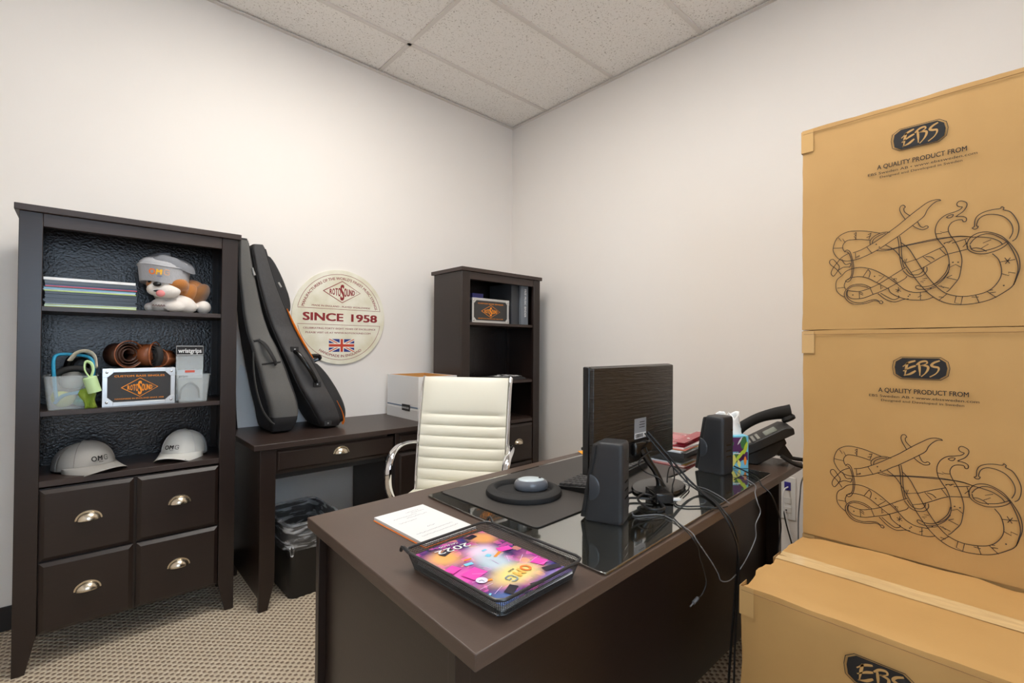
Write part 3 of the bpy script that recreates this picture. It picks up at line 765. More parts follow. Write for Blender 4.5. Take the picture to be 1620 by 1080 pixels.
# ------------------------------------------------------------------ open file box
KR = mat('kraft_board_inside', (206, 150, 84), 0.75)
t = thing('file_box', 'open white cardboard file box beside the corner bookcase', 'file box', (-1.130, -.430, .745))
bw, bd, bh = .278, .380, .262
bx = MB().box(0, .004, 0, bd, 0, bh).box(bw-.004, bw, 0, bd, 0, bh).box(.004, bw-.004, 0, .004, 0, bh).box(.004, bw-.004, bd-.004, bd, 0, bh).box(.004, bw-.004, .004, bd-.004, 0, .004)
obj('box_body', bx, mat('white_box_board', (232, 231, 230), .6), t, bevel=.0012)
obj('inside_liner', MB().box(.0042, .0052, .0042, bd-.0042, .004, bh-.001).box(bw-.0052, bw-.0042, .0042, bd-.0042, .004, bh-.001).box(.0042, bw-.0042, .0042, .0052, .004, bh-.001).box(.0042, bw-.0042, bd-.0052, bd-.0042, .004, bh-.001), KR, t, smooth=False)
obj('base_band', MB().box(-.0022, -.0002, -.001, bd, 0, .062).box(0, bw, -.0022, -.0002, 0, .062), mat('white_box_band', (214, 213, 212), .6), t, bevel=.0006)
obj('grey_stripe', MB().box(-.0012, -.0004, .004, bd-.004, .072, .080).box(.004, bw-.004, -.0012, -.0004, .072, .080), mat('steel_blue_print', (110, 128, 150), .6), t, smooth=False)
hb = obj('hand_hole_print', MB().box(-.0040, -.0025, .09, .185, .050, .088), BLACKINK, t, bevel=.0005)
obj('print_lettering', MB().flat(text2d('BANKERS BOX', .080, .012, .02, 0, 0), (-.0044, .1375, .062), (0, -1, 0), (0, 0, 1), .0002), PAPER, hb, smooth=False)

# ------------------------------------------------------------------ office chair
LEA = mat('white_leather', (238, 234, 218), 0.42, bump=.12, bscale=500)
t = thing('office_chair', 'white ribbed leather office chair with chrome arms behind the desk', 'chair', (-1.215, -.965, 0), R(-57.4)+R(4))
def back_y(z): return .10*((z-.46)/.58)**1.4-.0            # leans back towards +Y locally
seams = [.475, .527, .580, .633, .686, .739, .792, .845]
prof = []
for a, b in zip(seams, seams[1:]):
    for k in range(8): u = k/8; prof.append((a+(b-a)*u, -.013*sin(pi*u)**.55))
for k in range(17): u = k/16; prof.append((.845+.185*u, -.018*sin(pi*min(1, u*.97+.0))**.4 if u < 1 else -.004))
front, rear = [], []
nx = 16; hw = .222
rows = []
for z, b in prof:
    rows.append([Vector((-hw+2*hw*i/nx, back_y(z)+b*(1-abs(2*i/nx-1)**8)-.010+.012*(1-(2*i/nx-1)**2)*0, z)) for i in range(nx+1)]+[Vector((hw-2*hw*i/nx, back_y(z)+.014, z)) for i in range(nx+1)])
obj('backrest', MB().rings(rows), LEA, t)
# seat pad: ribs running across
sp = []; n = 8
for k in range(n*7+1):
    u = k/(n*7); y = -.02-.47*u; rb = .013*abs(sin(pi*u*7))**.55; dz = -.03*max(0, u-.85)/.15
    sp.append([Vector((-.235+.47*i/nx, y, .475+rb*(1-abs(2*i/nx-1)**8)+dz)) for i in range(nx+1)]+[Vector((.235-.47*i/nx, y, .440+dz)) for i in range(nx+1)])
obj('seat', MB().rings(sp), LEA, t)
for s in (-1, 1):
    x = s*(hw+.009)
    obj('side_rail', MB().tube([(x, .118, 1.028), (x, back_y(.95)+.002, .95), (x, back_y(.75), .75), (x, back_y(.55), .55), (x, -.005, .465), (x, -.06, .445), (x, -.30, .445), (x, -.49, .425)], .010, 10, smooth=6, flat=(.9, 1.35)), CHROME, t)
    xa = s*(hw+.018); xo = s*(hw+.052)
    ar = obj('armrest', MB().tube([(xa, back_y(.70)+.01, .700), (xo-s*.012, -.04, .708), (xo, -.12, .705), (xo, -.19, .680), (xo, -.225, .62), (xo, -.220, .54), (xo-s*.01, -.19, .475), (xa, -.15, .447)], .018, 12, smooth=7, flat=(1.0, .5)), CHROME, t)
    obj('arm_pad_screw', MB().tube([(xo-s*.01, -.02, .714), (xo-s*.004, -.085, .716)], .004, 6), BLACKS, ar)
obj('top_bar', MB().tube([(-hw-.009, .112, 1.015), (hw+.009, .112, 1.015)], .008, 8), CHROME, t)
obj('tilt_mechanism', MB().box(-.09, .09, -.34, -.14, .385, .438), BLACKP, t, bevel=.01)
obj('gas_column', MB().lathe([(.030, .10), (.030, .26), (.018, .262), (.018, .39)], 20, c=(0, -.24, 0)), CHROME, t)
for k in range(5):
    a = 2*pi*k/5+.3; c = Vector((0, -.24, 0)); dv = Vector((cos(a), sin(a), 0))
    l = obj('base_leg', MB().tube([c+dv*.02+Vector((0, 0, .105)), c+dv*.16+Vector((0, 0, .095)), c+dv*.30+Vector((0, 0, .075))], .018, 10, smooth=4, flat=(1, .7)), CHROME, t)
    q = c+dv*.30
    cs = MB()
    for s in (-1, 1): cs.lathe([(.001, -.009), (.022, -.009), (.026, 0), (.022, .009), (.001, .009)], 18, M=Matrix.Translation(q+Vector((-dv.y, dv.x, 0))*.017*s+Vector((0, 0, .0265))) @ Matrix.Rotation(a+pi/2, 4, 'Z') @ Matrix.Rotation(pi/2, 4, 'Y'))
    cs.tube([q+Vector((0, 0, .03)), q+Vector((0, 0, .07))], .008, 8)
    obj('caster', cs, BLACKP, l)

# ------------------------------------------------------------------ waste bin with liner
t = thing('waste_bin', 'black rectangular waste bin with clear plastic liner under the side desk', 'waste bin', (-1.765, -.375, 0), R(1.5))
def rr3(w, d, r, z, dz=0): return [Vector((p[0], p[1], z+dz)) for p in rrect(w, d, r, 5)]
bo = [rr3(.215, .315, .03, .0), rr3(.225, .325, .035, .01), rr3(.262, .372, .04, .325), rr3(.274, .384, .042, .327), rr3(.274, .384, .042, .345), rr3(.258, .368, .038, .345), rr3(.256, .366, .038, .325), rr3(.215, .315, .03, .012)]
obj('bin_body', MB().rings(bo), BLACKP, t)
LIN, nt, b = newmat('clear_liner_plastic'); b.inputs['Base Color'].default_value = rgb(205, 208, 212); b.inputs['Roughness'].default_value = .12; b.inputs['Alpha'].default_value = .30
_tc2 = N(nt, 'ShaderNodeTexCoord'); _mp = N(nt, 'ShaderNodeMapping'); _mp.inputs['Scale'].default_value = (9, 9, 42); nt.links.new(_tc2.outputs['Object'], _mp.inputs[0])
_n = N(nt, 'ShaderNodeTexNoise', i_Scale=1.0, i_Detail=5.0, i_Distortion=1.2); nt.links.new(_mp.outputs[0], _n.inputs['Vector'])
_r = N(nt, 'ShaderNodeMapRange'); _r.inputs[1].default_value = .45; _r.inputs[2].default_value = .68; _r.inputs[3].default_value = .10; _r.inputs[4].default_value = .75; nt.links.new(_n.outputs[0], _r.inputs[0]); nt.links.new(_r.outputs[0], b.inputs['Alpha'])
_b = N(nt, 'ShaderNodeBump', i_Strength=.8, i_Distance=.01); nt.links.new(_n.outputs[0], _b.inputs['Height']); nt.links.new(_b.outputs[0], b.inputs['Normal'])
lr = []
pts0 = rrect(1, 1, .14, 8); per = len(pts0)
for j, (wz, w_, d_) in enumerate(((.235, .281, .391), (.275, .283, .393), (.31, .282, .392), (.350, .281, .391), (.360, .268, .378), (.352, .252, .362), (.31, .244, .352), (.22, .236, .342), (.14, .225, .33))):
    row = []
    for i, p in enumerate(pts0):
        nz = mn.noise(Vector((p[0]*6, p[1]*6, j*.6))); drop = .022*mn.noise(Vector((p[0]*3, p[1]*3, 5))) if j == 0 else 0
        g = .0035*(mn.noise(Vector((i*.5, j*.9, 0)))+.6) if j < 4 else -.012*abs(nz)-.003
        row.append(Vector((p[0]*(w_+2*g), p[1]*(d_+2*g), wz+drop+(.012*nz if j > 4 else .004*nz if j else 0))))
    lr.append(row)
obj('liner', MB().rings(lr, cap=False), LIN, t)
obj('liner_knot', MB().tube([(-.13, -.20, .27), (-.128, -.205, .24), (-.121, -.208, .222), (-.114, -.205, .24), (-.118, -.20, .27)], .004, 6, smooth=5), LIN, t)
tr = MB(); 
for k in range(9): tr.ell((random.uniform(-.06, .06), random.uniform(-.1, .1), .13+.02*random.random()), (.045, .04, .03), 8, 6, Matrix.Rotation(random.random()*3, 4, 'Z'))
# ------------------------------------------------------------------ things on the left bookcase
ZS1, ZS2, ZS3 = 1.327, .939, .685
# flat stack of magazines; spines towards the room
defs = [('white', (206, 214, 216), .0035), ('lime', (150, 190, 60), .005), ('black', (26, 26, 28), .006), ('lime', (170, 205, 70), .004), ('white', (222, 226, 230), .004)]
stack = [((196, 214, 96), .0035, 'lowest lime green magazine of the flat stack on the top shelf'), ((205, 222, 228), .003, 'pale blue magazine just above the lowest lime one in the flat stack'),
         ((178, 200, 60), .0035, 'bright lime magazine near the bottom of the flat stack on the top shelf'), ((206, 212, 216), .003, 'pale grey magazine near the bottom of the flat stack')]
BLK = 'black spined magazine in the middle of the flat stack on the top shelf'
stack += [((30, 30, 33), .0048, BLK)]*9
stack += [((184, 208, 92), .004, 'lime spined magazine just above the black ones in the flat stack'), ((222, 230, 236), .004, 'white spined magazine above the black ones in the flat stack'), ((120, 176, 206), .004, 'sky blue spined magazine in the upper part of the flat stack'),
          ((24, 24, 26), .0045, 'thin black magazine beneath the red one in the flat stack'), ((196, 30, 44), .0035, 'red spined magazine in the upper part of the flat stack'), ((30, 90, 150), .0040, 'deep blue magazine beneath the grey book in the flat stack'),
          ((34, 34, 38), .0040, 'thin black magazine under the dark grey book in the flat stack'), ((78, 78, 82), .012, 'thick dark grey book second from the top of the flat stack'), ((236, 234, 232), .010, 'white spined book on top of the flat magazine stack')]
z = ZS1; cache = {}
for k, (c, th, lab) in enumerate(stack):
    jx, jy = random.uniform(-.003, .003), random.uniform(-.004, .004)
    t = thing('magazine' if th < .009 else 'book', lab, 'magazine' if th < .009 else 'book', (-2.576+jx, -.295+jy, z), R(random.uniform(-.8, .8)), 'magazines stacked flat on the top shelf')
    key = (c, round(th, 4))
    if key not in cache:
        cm = mat('magazine_cover', c, .3); ew, ed = .134, .108
        cache[key] = (MB().box(-ew, ew, -ed, ed, 0, th*.16).box(-ew, ew, -ed, ed, th*.82, th).box(-ew, ew, -ed, -ed+.001, th*.16, th*.82), MB().box(-ew+.001, ew-.001, -ed+.001, ed-.001, th*.16, th*.82), cm)
    a = cache[key]; obj('cover', a[0], a[2], t, smooth=False); obj('pages', a[1], PAPER, t, smooth=False)
    z += th+.0002

# plush bulldog lying with a beanie on its head
def plush_mat():
    m, nt, b = newmat('plush_fur'); b.inputs['Roughness'].default_value = .95; b.inputs['Sheen Weight'].default_value = .4
    tc = N(nt, 'ShaderNodeTexCoord'); n = N(nt, 'ShaderNodeTexNoise', i_Scale=500.0, i_Detail=2.0); nt.links.new(tc.outputs['Object'], n.inputs['Vector'])
    bp = N(nt, 'ShaderNodeBump', i_Strength=.6, i_Distance=.003); nt.links.new(n.outputs[0], bp.inputs['Height']); nt.links.new(bp.outputs[0], b.inputs['Normal'])
    return m, nt, b, tc
FURW = plush_mat()[0]; FURW.node_tree.nodes['Principled BSDF'].inputs['Base Color'].default_value = rgb(238, 230, 222)
FURB = plush_mat()[0]; FURB.node_tree.nodes['Principled BSDF'].inputs['Base Color'].default_value = rgb(178, 112, 48)
FURD = plush_mat()[0]; FURD.node_tree.nodes['Principled BSDF'].inputs['Base Color'].default_value = rgb(140, 92, 48)
FURG = plush_mat()[0]; FURG.node_tree.nodes['Principled BSDF'].inputs['Base Color'].default_value = rgb(200, 196, 198)
t = thing('plush_bulldog', 'brown and white plush bulldog wearing a grey beanie on the top shelf', 'plush toy', (-2.300, -.315, ZS1), R(-12))
def blob(name, parts, m, vox=.004, sm=6):
    mb = MB()
    for p in parts: mb.ell(p[0], p[1], 20, 12, Matrix.Rotation(p[2] if len(p) > 2 else 0, 4, p[3] if len(p) > 3 else 'Y'))
    o = obj(name, mb, m, t)
    r = o.modifiers.new('remesh', 'REMESH'); r.mode = 'VOXEL'; r.voxel_size = vox; r.use_smooth_shade = True
    s = o.modifiers.new('smooth', 'SMOOTH'); s.iterations = sm; s.factor = .6
    return o
blob('body', [((.02, .03, .062), (.085, .085, .062)), ((-.045, -.045, .030), (.038, .050, .030)), ((.035, -.055, .038), (.052, .042, .036), .5), ((.005, -.085, .025), (.040, .022, .024)), ((.105, -.01, .030), (.030, .045, .030)), ((-.03, -.02, .09), (.05, .05, .05)), ((-.085, -.04, .02), (.02, .03, .02))], FURW)
blob('brown_back', [((.052, .035, .088), (.064, .082, .070), .5), ((.045, -.035, .090), (.040, .040, .045), .6)], FURB)
blob('dark_flank', [((.084, .02, .085), (.036, .075, .062), .6)], FURD)
hd = blob('head', [((-.030, -.055, .108), (.066, .060, .048)), ((-.062, -.092, .092), (.030, .026, .026)), ((-.012, -.100, .088), (.040, .028, .030)), ((-.036, -.095, .075), (.036, .024, .016))], FURW)
blob('brown_face_patch', [((.012, -.078, .118), (.045, .044, .032)), ((-.078, -.068, .116), (.018, .030, .022)), ((.036, -.06, .105), (.020, .03, .034))], FURB)
def small(name, c, r, m, par=None, rot=0): return obj(name, MB().ell(c, r, 16, 10, Matrix.Rotation(rot, 4, 'Z')), m, par or t)
small('nose', (-.052, -.121, .112), (.0145, .009, .010), BLACKS)
small('tongue', (-.040, -.122, .074), (.016, .008, .014), mat('pink_felt', (226, 140, 140), .8))
small('mouth', (-.045, -.1185, .084), (.020, .006, .005), BLACKR)
small('eye', (-.024, -.114, .126), (.0065, .005, .0055), BLACKS); small('eye', (-.082, -.096, .124), (.0055, .005, .0055), BLACKS)
sb = MB()
for k in range(5): sb.tube([(-.070+.009*k, -.0968, .022), (-.066+.009*k, -.0972, .029), (-.063+.009*k, -.0968, .022)], .0014, 5)
obj('foot_embroidery', sb, mat('dark_red_thread', (110, 40, 44), .7), t)
# beanie
KN = mat('grey_knit', (176, 176, 180), .9, noise=.1, nscale=150, bump=.5, bscale=420, stretch=(1, 1, .4))
KND = mat('dark_grey_knit', (128, 130, 136), .9, noise=.1, nscale=150, bump=.5, bscale=420)
rs = []
for j in range(25):
    u = j/24
    row = []
    for i in range(40):
        a = 2*pi*i/40
        if u < .45: rr = .97+.20*u+.03*sin(a*3+1)*u+.02*sin(a*7)*u; zz = .122+.072*u/.45
        else:
            w_ = (u-.45)/.55; rr = 1.04*cos(w_*pi/2)**.5 if w_ < 1 else .0; zz = .190+.034*sin(w_*pi/2)+.006*sin(a*4)*w_
        fold = .05*(1 if .42 < u < .5 else 0)
        row.append(Vector((-.030+(.083+.010*(cos(a) < -.8))*(rr+fold)*cos(a), -.050+.076*(rr+fold)*sin(a), zz+.006*sin(a*2+.5)+.05*0)))
    rs.append(row)
bn = obj('beanie', MB().rings(rs, cap=True), KN, t, merge=True)
rs = []
for j in range(9):
    w_ = j/8*.999; rs.append([Vector((-.014+.089*cos(w_*pi/2)**.5*cos(2*pi*i/40), -.046+.076*cos(w_*pi/2)**.5*sin(2*pi*i/40), .186+.007*sin(2*pi*i/40*3)-.012*cos(2*pi*i/40)+.050*sin(w_*pi/2)+.005*sin(2*pi*i/40*5)*w_)) for i in range(40)])
obj('beanie_crown', MB().rings(rs), KND, bn)
oo = MB(); 
def logo_on(mbs, O, U, V, r=1.0, wrap=None): pass
def omg(o_c, m_c, g_c, par, O, U, V, h, sub=None, curve=None, bold=.05):
    """the three letter emblem: ring, bold M, outlined G; curve bends it round a cylinder of that radius"""
    ring = ribbon([(-.95*h+.36*h*cos(2*pi*i/24), .42*h+.42*h*sin(2*pi*i/24)) for i in range(24)], .20*h, closed=True)
    M_ = text2d('M', 1.0*h, .95*h, .05, .05*h, -.02*h, .15)
    G_ = ribbon([(1.55*h, .72*h), (1.38*h, .88*h), (.98*h, .88*h), (.82*h, .70*h), (.82*h, .16*h), (.98*h, 0), (1.42*h, 0), (1.52*h, .14*h), (1.52*h, .42*h), (1.22*h, .42*h)], .13*h)
    lst = [('letter_o', ring, o_c), ('letter_m', M_, m_c), ('letter_g', G_, g_c)]
    if sub: lst.append(('small_lettering', text2d('Music', .75*h, .20*h, .02, .15*h, -.42*h), sub))
    for n_, m2, c_ in lst:
        mb = MB()
        if curve:
            vs, fs = m2; O_, U_, V_ = Vector(O), Vector(U), Vector(V); Nn = U_.cross(V_).normalized()
            mb.add([O_+U_*(curve*sin(p[0]/curve))+V_*p[1]-Nn*(curve*(1-cos(p[0]/curve)))+Nn*(.0006+sum(p[2:])) for p in vs], fs)
        else: mb.flat(m2, O, U, V, .0005)
        obj(n_, mb, c_, par, smooth=False)
OR1 = mat('orange_thread', (240, 120, 36), .7); YE1 = mat('yellow_thread', (250, 190, 50), .7); BL1 = mat('blue_thread', (50, 90, 180), .7)
omg(OR1, YE1, mat('peach_thread', (232, 176, 130), .7), bn, (-.046, -.1330, .152), (.995, .03, -.02), (0, -.12, 1), .0235, BL1, .17)

# caps
def cap(label, loc, rz, shell, mesh, zk=1.0, s=1.0):
    t = thing('baseball_cap', label, 'cap', loc, rz)
    T = Matrix.Diagonal((s, s, s*zk, 1))
    def dome(a, e):                                        # a: azimuth, front at -Y
        r = .092; k = cos(e)**.8 if e < pi/2-.001 else 0
        fr = .5-.5*sin(a)                                  # 1 at the front
        return T @ Vector((r*k*cos(a)*.88, r*1.06*k*sin(a)+.004*fr, .010+(.098+.014*fr)*sin(e)**.9+.0))
    fs_, bs_ = MB(), MB()
    na, ne = 28, 12
    rows = [[dome(-pi+(pi)*i/na, pi/2*j/ne) for i in range(na+1)] for j in range(ne+1)]
    fs_.rings(rows, cap=False, closed=False)
    rows = [[dome(pi*i/na, pi/2*j/ne)*.998 for i in range(na+1)] for j in range(ne+1)]
    # opening at the back
    bs_.rings(rows, cap=False, closed=False)
    cr_ = obj('crown_front', fs_, shell, t)
    cb = obj('crown_back', bs_, mesh, t)
    for o in (cr_, cb): m_ = o.modifiers.new('thickness', 'SOLIDIFY'); m_.thickness = .0016
    br = MB(); rows = []
    for j in range(9):
        v = j/8; row = []
        for i in range(25):
            u = -1+2*i/24; a = -pi/2+u*1.12
            rx, ry = .081*(1+.02*v), .0975
            bx, by = rx*sin(u*1.25)*1.02, -ry*cos(u*1.25)+.004
            ln = .064*v*max(0, 1-abs(u)**3.0)**.55
            p = Vector((bx*(1+.10*v*(1-abs(u))), by-ln, .012-.006*v-.034*(u*u)*v*.9-.012*(bx/.08)**2*(.3+v)+.012))
            row.append(T @ (p+Vector((0, 0, .004))))
        rows.append(row)
    b_ = obj('brim', br.rings(rows, cap=False, closed=False), shell, t); m_ = b_.modifiers.new('thickness', 'SOLIDIFY'); m_.thickness = .0022
    obj('button', MB().ell(T @ Vector((0, .002, .116)), (.007*s, .007*s, .004*s), 12, 8), shell, t)
    for a in (-pi+.001, -.001, -pi/2-.9, -pi/2+.9):
        obj('seam', MB().tube([dome(a, pi/2*k/12)*1.004 for k in range(12)], .0011, 5), mesh, t)
    obj('brim_sticker', MB().lathe([(.0001, 0), (.011, 0)], 24, sy=.5, M=T @ Matrix.Translation((.047, -.128, .0135)) @ Matrix.Rotation(.36, 4, 'Y') @ Matrix.Rotation(.1, 4, 'X')), mat('brim_sticker_grey', (96, 96, 90), .5), t, smooth=False)
    omg(BLACKINK, BLACKINK, BLACKINK, t, T @ Vector((-.010, -.0985, .050)), (1, 0, 0), Vector((0, .30, .95)).normalized(), .017*s, BLACKINK, .088)
    return t
CAPG = mat('grey_twill', (168, 164, 158), .85, noise=.06, nscale=400, bump=.2, bscale=800); CAPGM = mat('grey_mesh', (146, 142, 138), .9, noise=.15, nscale=400, bump=.5, bscale=600)
CAPW = mat('pale_grey_twill', (212, 211, 206), .8, bump=.2, bscale=800); CAPWM = mat('white_mesh', (206, 206, 208), .85, noise=.08, nscale=500, bump=.5, bscale=600)
cap('darker grey trucker cap at the left of the third shelf', (-2.592, -.275, ZS3-.003), R(30), CAPG, CAPGM, .82, s=1.16)
cap('pale grey and white trucker cap at the right of the third shelf', (-2.250, -.262, ZS3-.002), R(-30), CAPW, CAPWM, .96, s=1.06)

# hard case of bass strings, reused in the corner bookcase
SIGNF = mat('case_black_panel', (52, 50, 50), .5, bump=.3, bscale=400)
def string_case(label, loc, rz, w=.238, h=.152, d=.15):
    t = thing('string_case', label, 'case', loc, rz)
    obj('case_body', MB().box(-w/2+.003, w/2-.003, .003, d-.003, .003, h-.003), SIGNF, t, bevel=.003)
    f = MB(); e = .016
    for x0, x1, z0, z1 in ((-w/2, w/2, 0, e), (-w/2, w/2, h-e, h), (-w/2, -w/2+e, e, h-e), (w/2-e, w/2, e, h-e)): f.box(x0, x1, 0, .004, z0, z1)
    for s in (-1, 1):
        x0, x1 = (-w/2, -w/2+.004) if s < 0 else (w/2-.004, w/2)
        f.box(x0, x1, .004, d, 0, e).box(x0, x1, .004, d, h-e, h)
    f.box(-w/2, w/2, .004, .02, h-.004, h).box(-w/2, w/2, .004, .02, 0, .004)
    obj('edge_frame', f, ALU, t, bevel=.001)
    for sx in (-1, 1):
        for sz in (0, 1):
            zc = .016 if sz == 0 else h-.016; xc = sx*(w/2-.016)
            k = .020
            M_ = Matrix(((1, 0, 0, 0), (0, 0, -1, -.0), (0, 1, 0, 0), (0, 0, 0, 1)))
            q = [(sx*w/2, 0 if sz == 0 else h), (sx*(w/2-.034), 0 if sz == 0 else h), (sx*(w/2-.034), (.018 if sz == 0 else h-.018)), (sx*(w/2-.018), (.034 if sz == 0 else h-.034)), (sx*w/2, (.034 if sz == 0 else h-.034))]
            if sx*(1 if sz == 0 else -1) > 0: q = q[::-1]
            co = obj('corner_cap', MB().prism(q, 0, .0022, M_), CHROME if False else ALU, t, bevel=.0008)
            obj('rivet', MB().ell((sx*(w/2-.014), -.0025, zc), (.005, .003, .005), 12, 8), CHROME, co)
    O, U, V = (0, .0026, 0), (1, 0, 0), (0, 0, 1)
    L = MB()
    L.flat(text2d('CUSTOM BASS SINGLES', w*.69, .0078, .015, 0, h*.765), O, U, V, .0002)
    L.flat(text2d('HANDMADE IN ENGLAND SINCE 1958', w*.67, .0058, .01, 0, h*.165), O, U, V, .0002)
    def sc(m2, k): return [(v[0]*k, v[1]*k)+tuple(v[2:]) for v in m2[0]], m2[1]
    for a in sound_logo(0, h*.48/.1, w*.50/.1, h*.50/.1): L.flat(sc(a, .1), O, U, V, .0004)
    obj('orange_lettering', L, ORANGE, t, smooth=False)
    return t
string_case('aluminium edged black string case with orange lettering, on the left bookcase', (-2.424, -.385, ZS2), R(0))

# leather straps rolled up on the case
LE1 = mat('brown_leather', (140, 78, 44), .4, noise=.25, nscale=30, bump=.2, bscale=200); LE2 = mat('dark_brown_leather', (70, 42, 30), .45, noise=.2, nscale=30); LE3 = mat('tan_leather', (186, 112, 74), .45, noise=.15, nscale=40)
def roll(label, loc, rz, r, w, m, turns=3, sq=1.0, m2=None):
    """strap rolled into a coil, axis along Y"""
    t = thing('rolled_strap', label, 'strap', loc, rz)
    mb = MB(); rows = []
    n = 26*turns
    for i in range(n+1):
        a = 2*pi*i/26; q = r*(.38+.62*i/n); c = Vector((q*cos(a), 0, q*sin(a)*sq+r*sq))
        rows.append([c+Vector((0, -w/2, 0)), c+Vector((0, w/2, 0))])
    mb.rings(rows, cap=False, closed=False)
    o = obj('strap_coil', mb, m, t); s = o.modifiers.new('thickness', 'SOLIDIFY'); s.thickness = .0035
    if m2:
        o2 = obj('strap_edge', MB().tube([Vector((r*cos(2*pi*i/26)*1.01, -w/2, r*sin(2*pi*i/26)*sq*1.01+r*sq)) for i in range(26)], .0025, 6, closed=True), m2, t)
    return t
zc = ZS2+.153
roll('dark brown leather strap rolled up at the left on the string case', (-2.478, -.315, zc), R(30), .056, .080, LE2, 3, .98, LE1)
roll('mid brown tooled leather strap rolled up in the middle on the string case', (-2.395, -.300, zc), R(62), .054, .060, LE1, 3, .98, LE3)
roll('black strap rolled up between two brown leather ones on the string case', (-2.372, -.345, zc), R(110), .050, .022, FAB_B, 3, 1.0)
roll('tan edged leather strap rolled up at the right on the string case', (-2.335, -.300, zc), R(-50), .042, .050, LE1, 3, .92, LE3)

# clear bins
FRO, nt, b = newmat('frosted_clear_plastic'); b.inputs['Base Color'].default_value = rgb(232, 240, 242); b.inputs['Roughness'].default_value = .2; b.inputs['Alpha'].default_value = .26
def clear_bin(label, loc, rz, w0, w1, d0, d1, h, rim=.012):
    t = thing('plastic_bin', label, 'bin', loc, rz)
    a = [rr3(w0, d0, .008, 0.0), rr3(w1, d1, .010, h), rr3(w1+.008, d1+.008, .012, h), rr3(w1+.008, d1+.008, .012, h-rim*0+.0025), rr3(w1-.003, d1-.003, .010, h+.0025), rr3(w0-.003, d0-.003, .008, .0025)]
    obj('bin_shell', MB().rings(a), FRO, t)
    return t
clear_bin('clear plastic bin of dog accessories at the left of the second shelf', (-2.633, -.300, ZS2), R(0), .128, .150, .200, .224, .125)
clear_bin('small clear plastic bin of wrist grip packs at the right of the second shelf', (-2.242, -.350, ZS2), R(0), .104, .122, .11, .13, .118)
BLU = mat('blue_rope', (40, 150, 190), .6, noise=.3, nscale=200); GRN = mat('pale_green_plastic', (196, 226, 168), .5); OLV = mat('olive_green_film', (132, 158, 52), .35, noise=.25, nscale=30)
o = obj('rope_leash', MB().tube([(-.040, -.06, .03), (-.048, -.07, .12), (-.050, -.06, .185), (-.035, -.04, .205), (.02, -.03, .203), (.055, -.05, .19), (.065, -.06, .15), (.05, -.05, .07), (-.02, -.08, .05), (-.045, -.07, .02)], .006, 10, smooth=8), BLU, loc=(-2.633, -.300, ZS2+.003))
tag(o, 'blue rope leash looping out of the left clear bin', 'leash')
o = obj('foam_ring', MB().tube([(.060*cos(a), 0, .045*sin(a)) for a in [2*pi*k/24 for k in range(24)]], .012, 10, closed=True), BLACKR, loc=(-2.625, -.345, ZS2+.108))
tag(o, 'black foam ring in the left clear bin', 'ring')
o = obj('black_harness_buckle', MB().tube([(-.03, .0, 0), (-.02, -.01, .04), (.01, -.01, .055), (.04, 0, .03), (.04, 0, 0)], .016, 10, smooth=6), BLACKS, loc=(-2.615, -.27, ZS2+.145))
tag(o, 'glossy black curved buckle sticking up from the left clear bin', 'buckle')
o = obj('cream_strap', MB().tube([(-.02, .0, .03), (.0, -.01, .06), (.03, -.01, .066), (.052, -.015, .045), (.058, -.03, .0)], .012, 10, smooth=6, flat=(1.3, .35)), mat('cream_webbing', (232, 222, 200), .7), loc=(-2.618, -.335, ZS2+.155))
tag(o, 'cream webbing strap curling over the left clear bin', 'strap')
o = obj('rubber_ball', MB().ell((0, 0, .038), (.036, .036, .038)), mat('yellow_green_felt', (196, 206, 110), .9), loc=(-2.655, -.33, ZS2+.003))
tag(o, 'yellow green ball seen through the left clear bin', 'ball')
o = obj('teal_pouch', MB().ell((0, 0, .02), (.035, .06, .022)), mat('teal_fabric', (90, 190, 170), .7), loc=(-2.600, -.30, ZS2+.003))
tag(o, 'teal pouch lying at the bottom of the left clear bin', 'pouch')
o = obj('white_cloth', MB().ell((0, 0, .04), (.035, .045, .045)), mat('off_white_cloth', (210, 204, 196), .9), loc=(-2.632, -.25, ZS2+.06))
tag(o, 'off-white cloth lump behind the foam ring in the left clear bin', 'cloth')
t = thing('bag_dispenser', 'pale green roll dispenser with olive bag hanging down the front of the left bin', 'dispenser', (-2.573, -.425, ZS2))
Mx = Matrix.Translation((0, 0, .092)) @ Matrix.Rotation(R(-16), 4, 'Y')
obj('roll_case', MB().lathe([(.017, -.03), (.021, -.030), (.0215, .028), (.018, .032), (.0001, .033)], 28, M=Mx, cap=False), GRN, t)
obj('hanging_loop', MB().tube([(-.008, 0, .122), (-.022, .005, .15), (-.020, .02, .18), (-.004, .02, .175), (.002, .004, .15), (-.004, 0, .122)], .005, 8, smooth=6, flat=(1.2, .5)), GRN, t)
bg = MB(); rows = []
for j in range(9):
    v = j/8; rows.append([Vector((-.018+.016*v+(-.022-.006*sin(v*7))*(1-u*2)*(.55+.45*abs(sin(v*2.4+.4))), .004+.006*sin(u*9+v*5), .075-.073*v+.012*u*(1-v)-.0)) for u in [i/8 for i in range(9)]])
o = obj('hanging_bag', bg.rings(rows, cap=False, closed=False), OLV, t); s_ = o.modifiers.new('thickness', 'SOLIDIFY'); s_.thickness = .0008
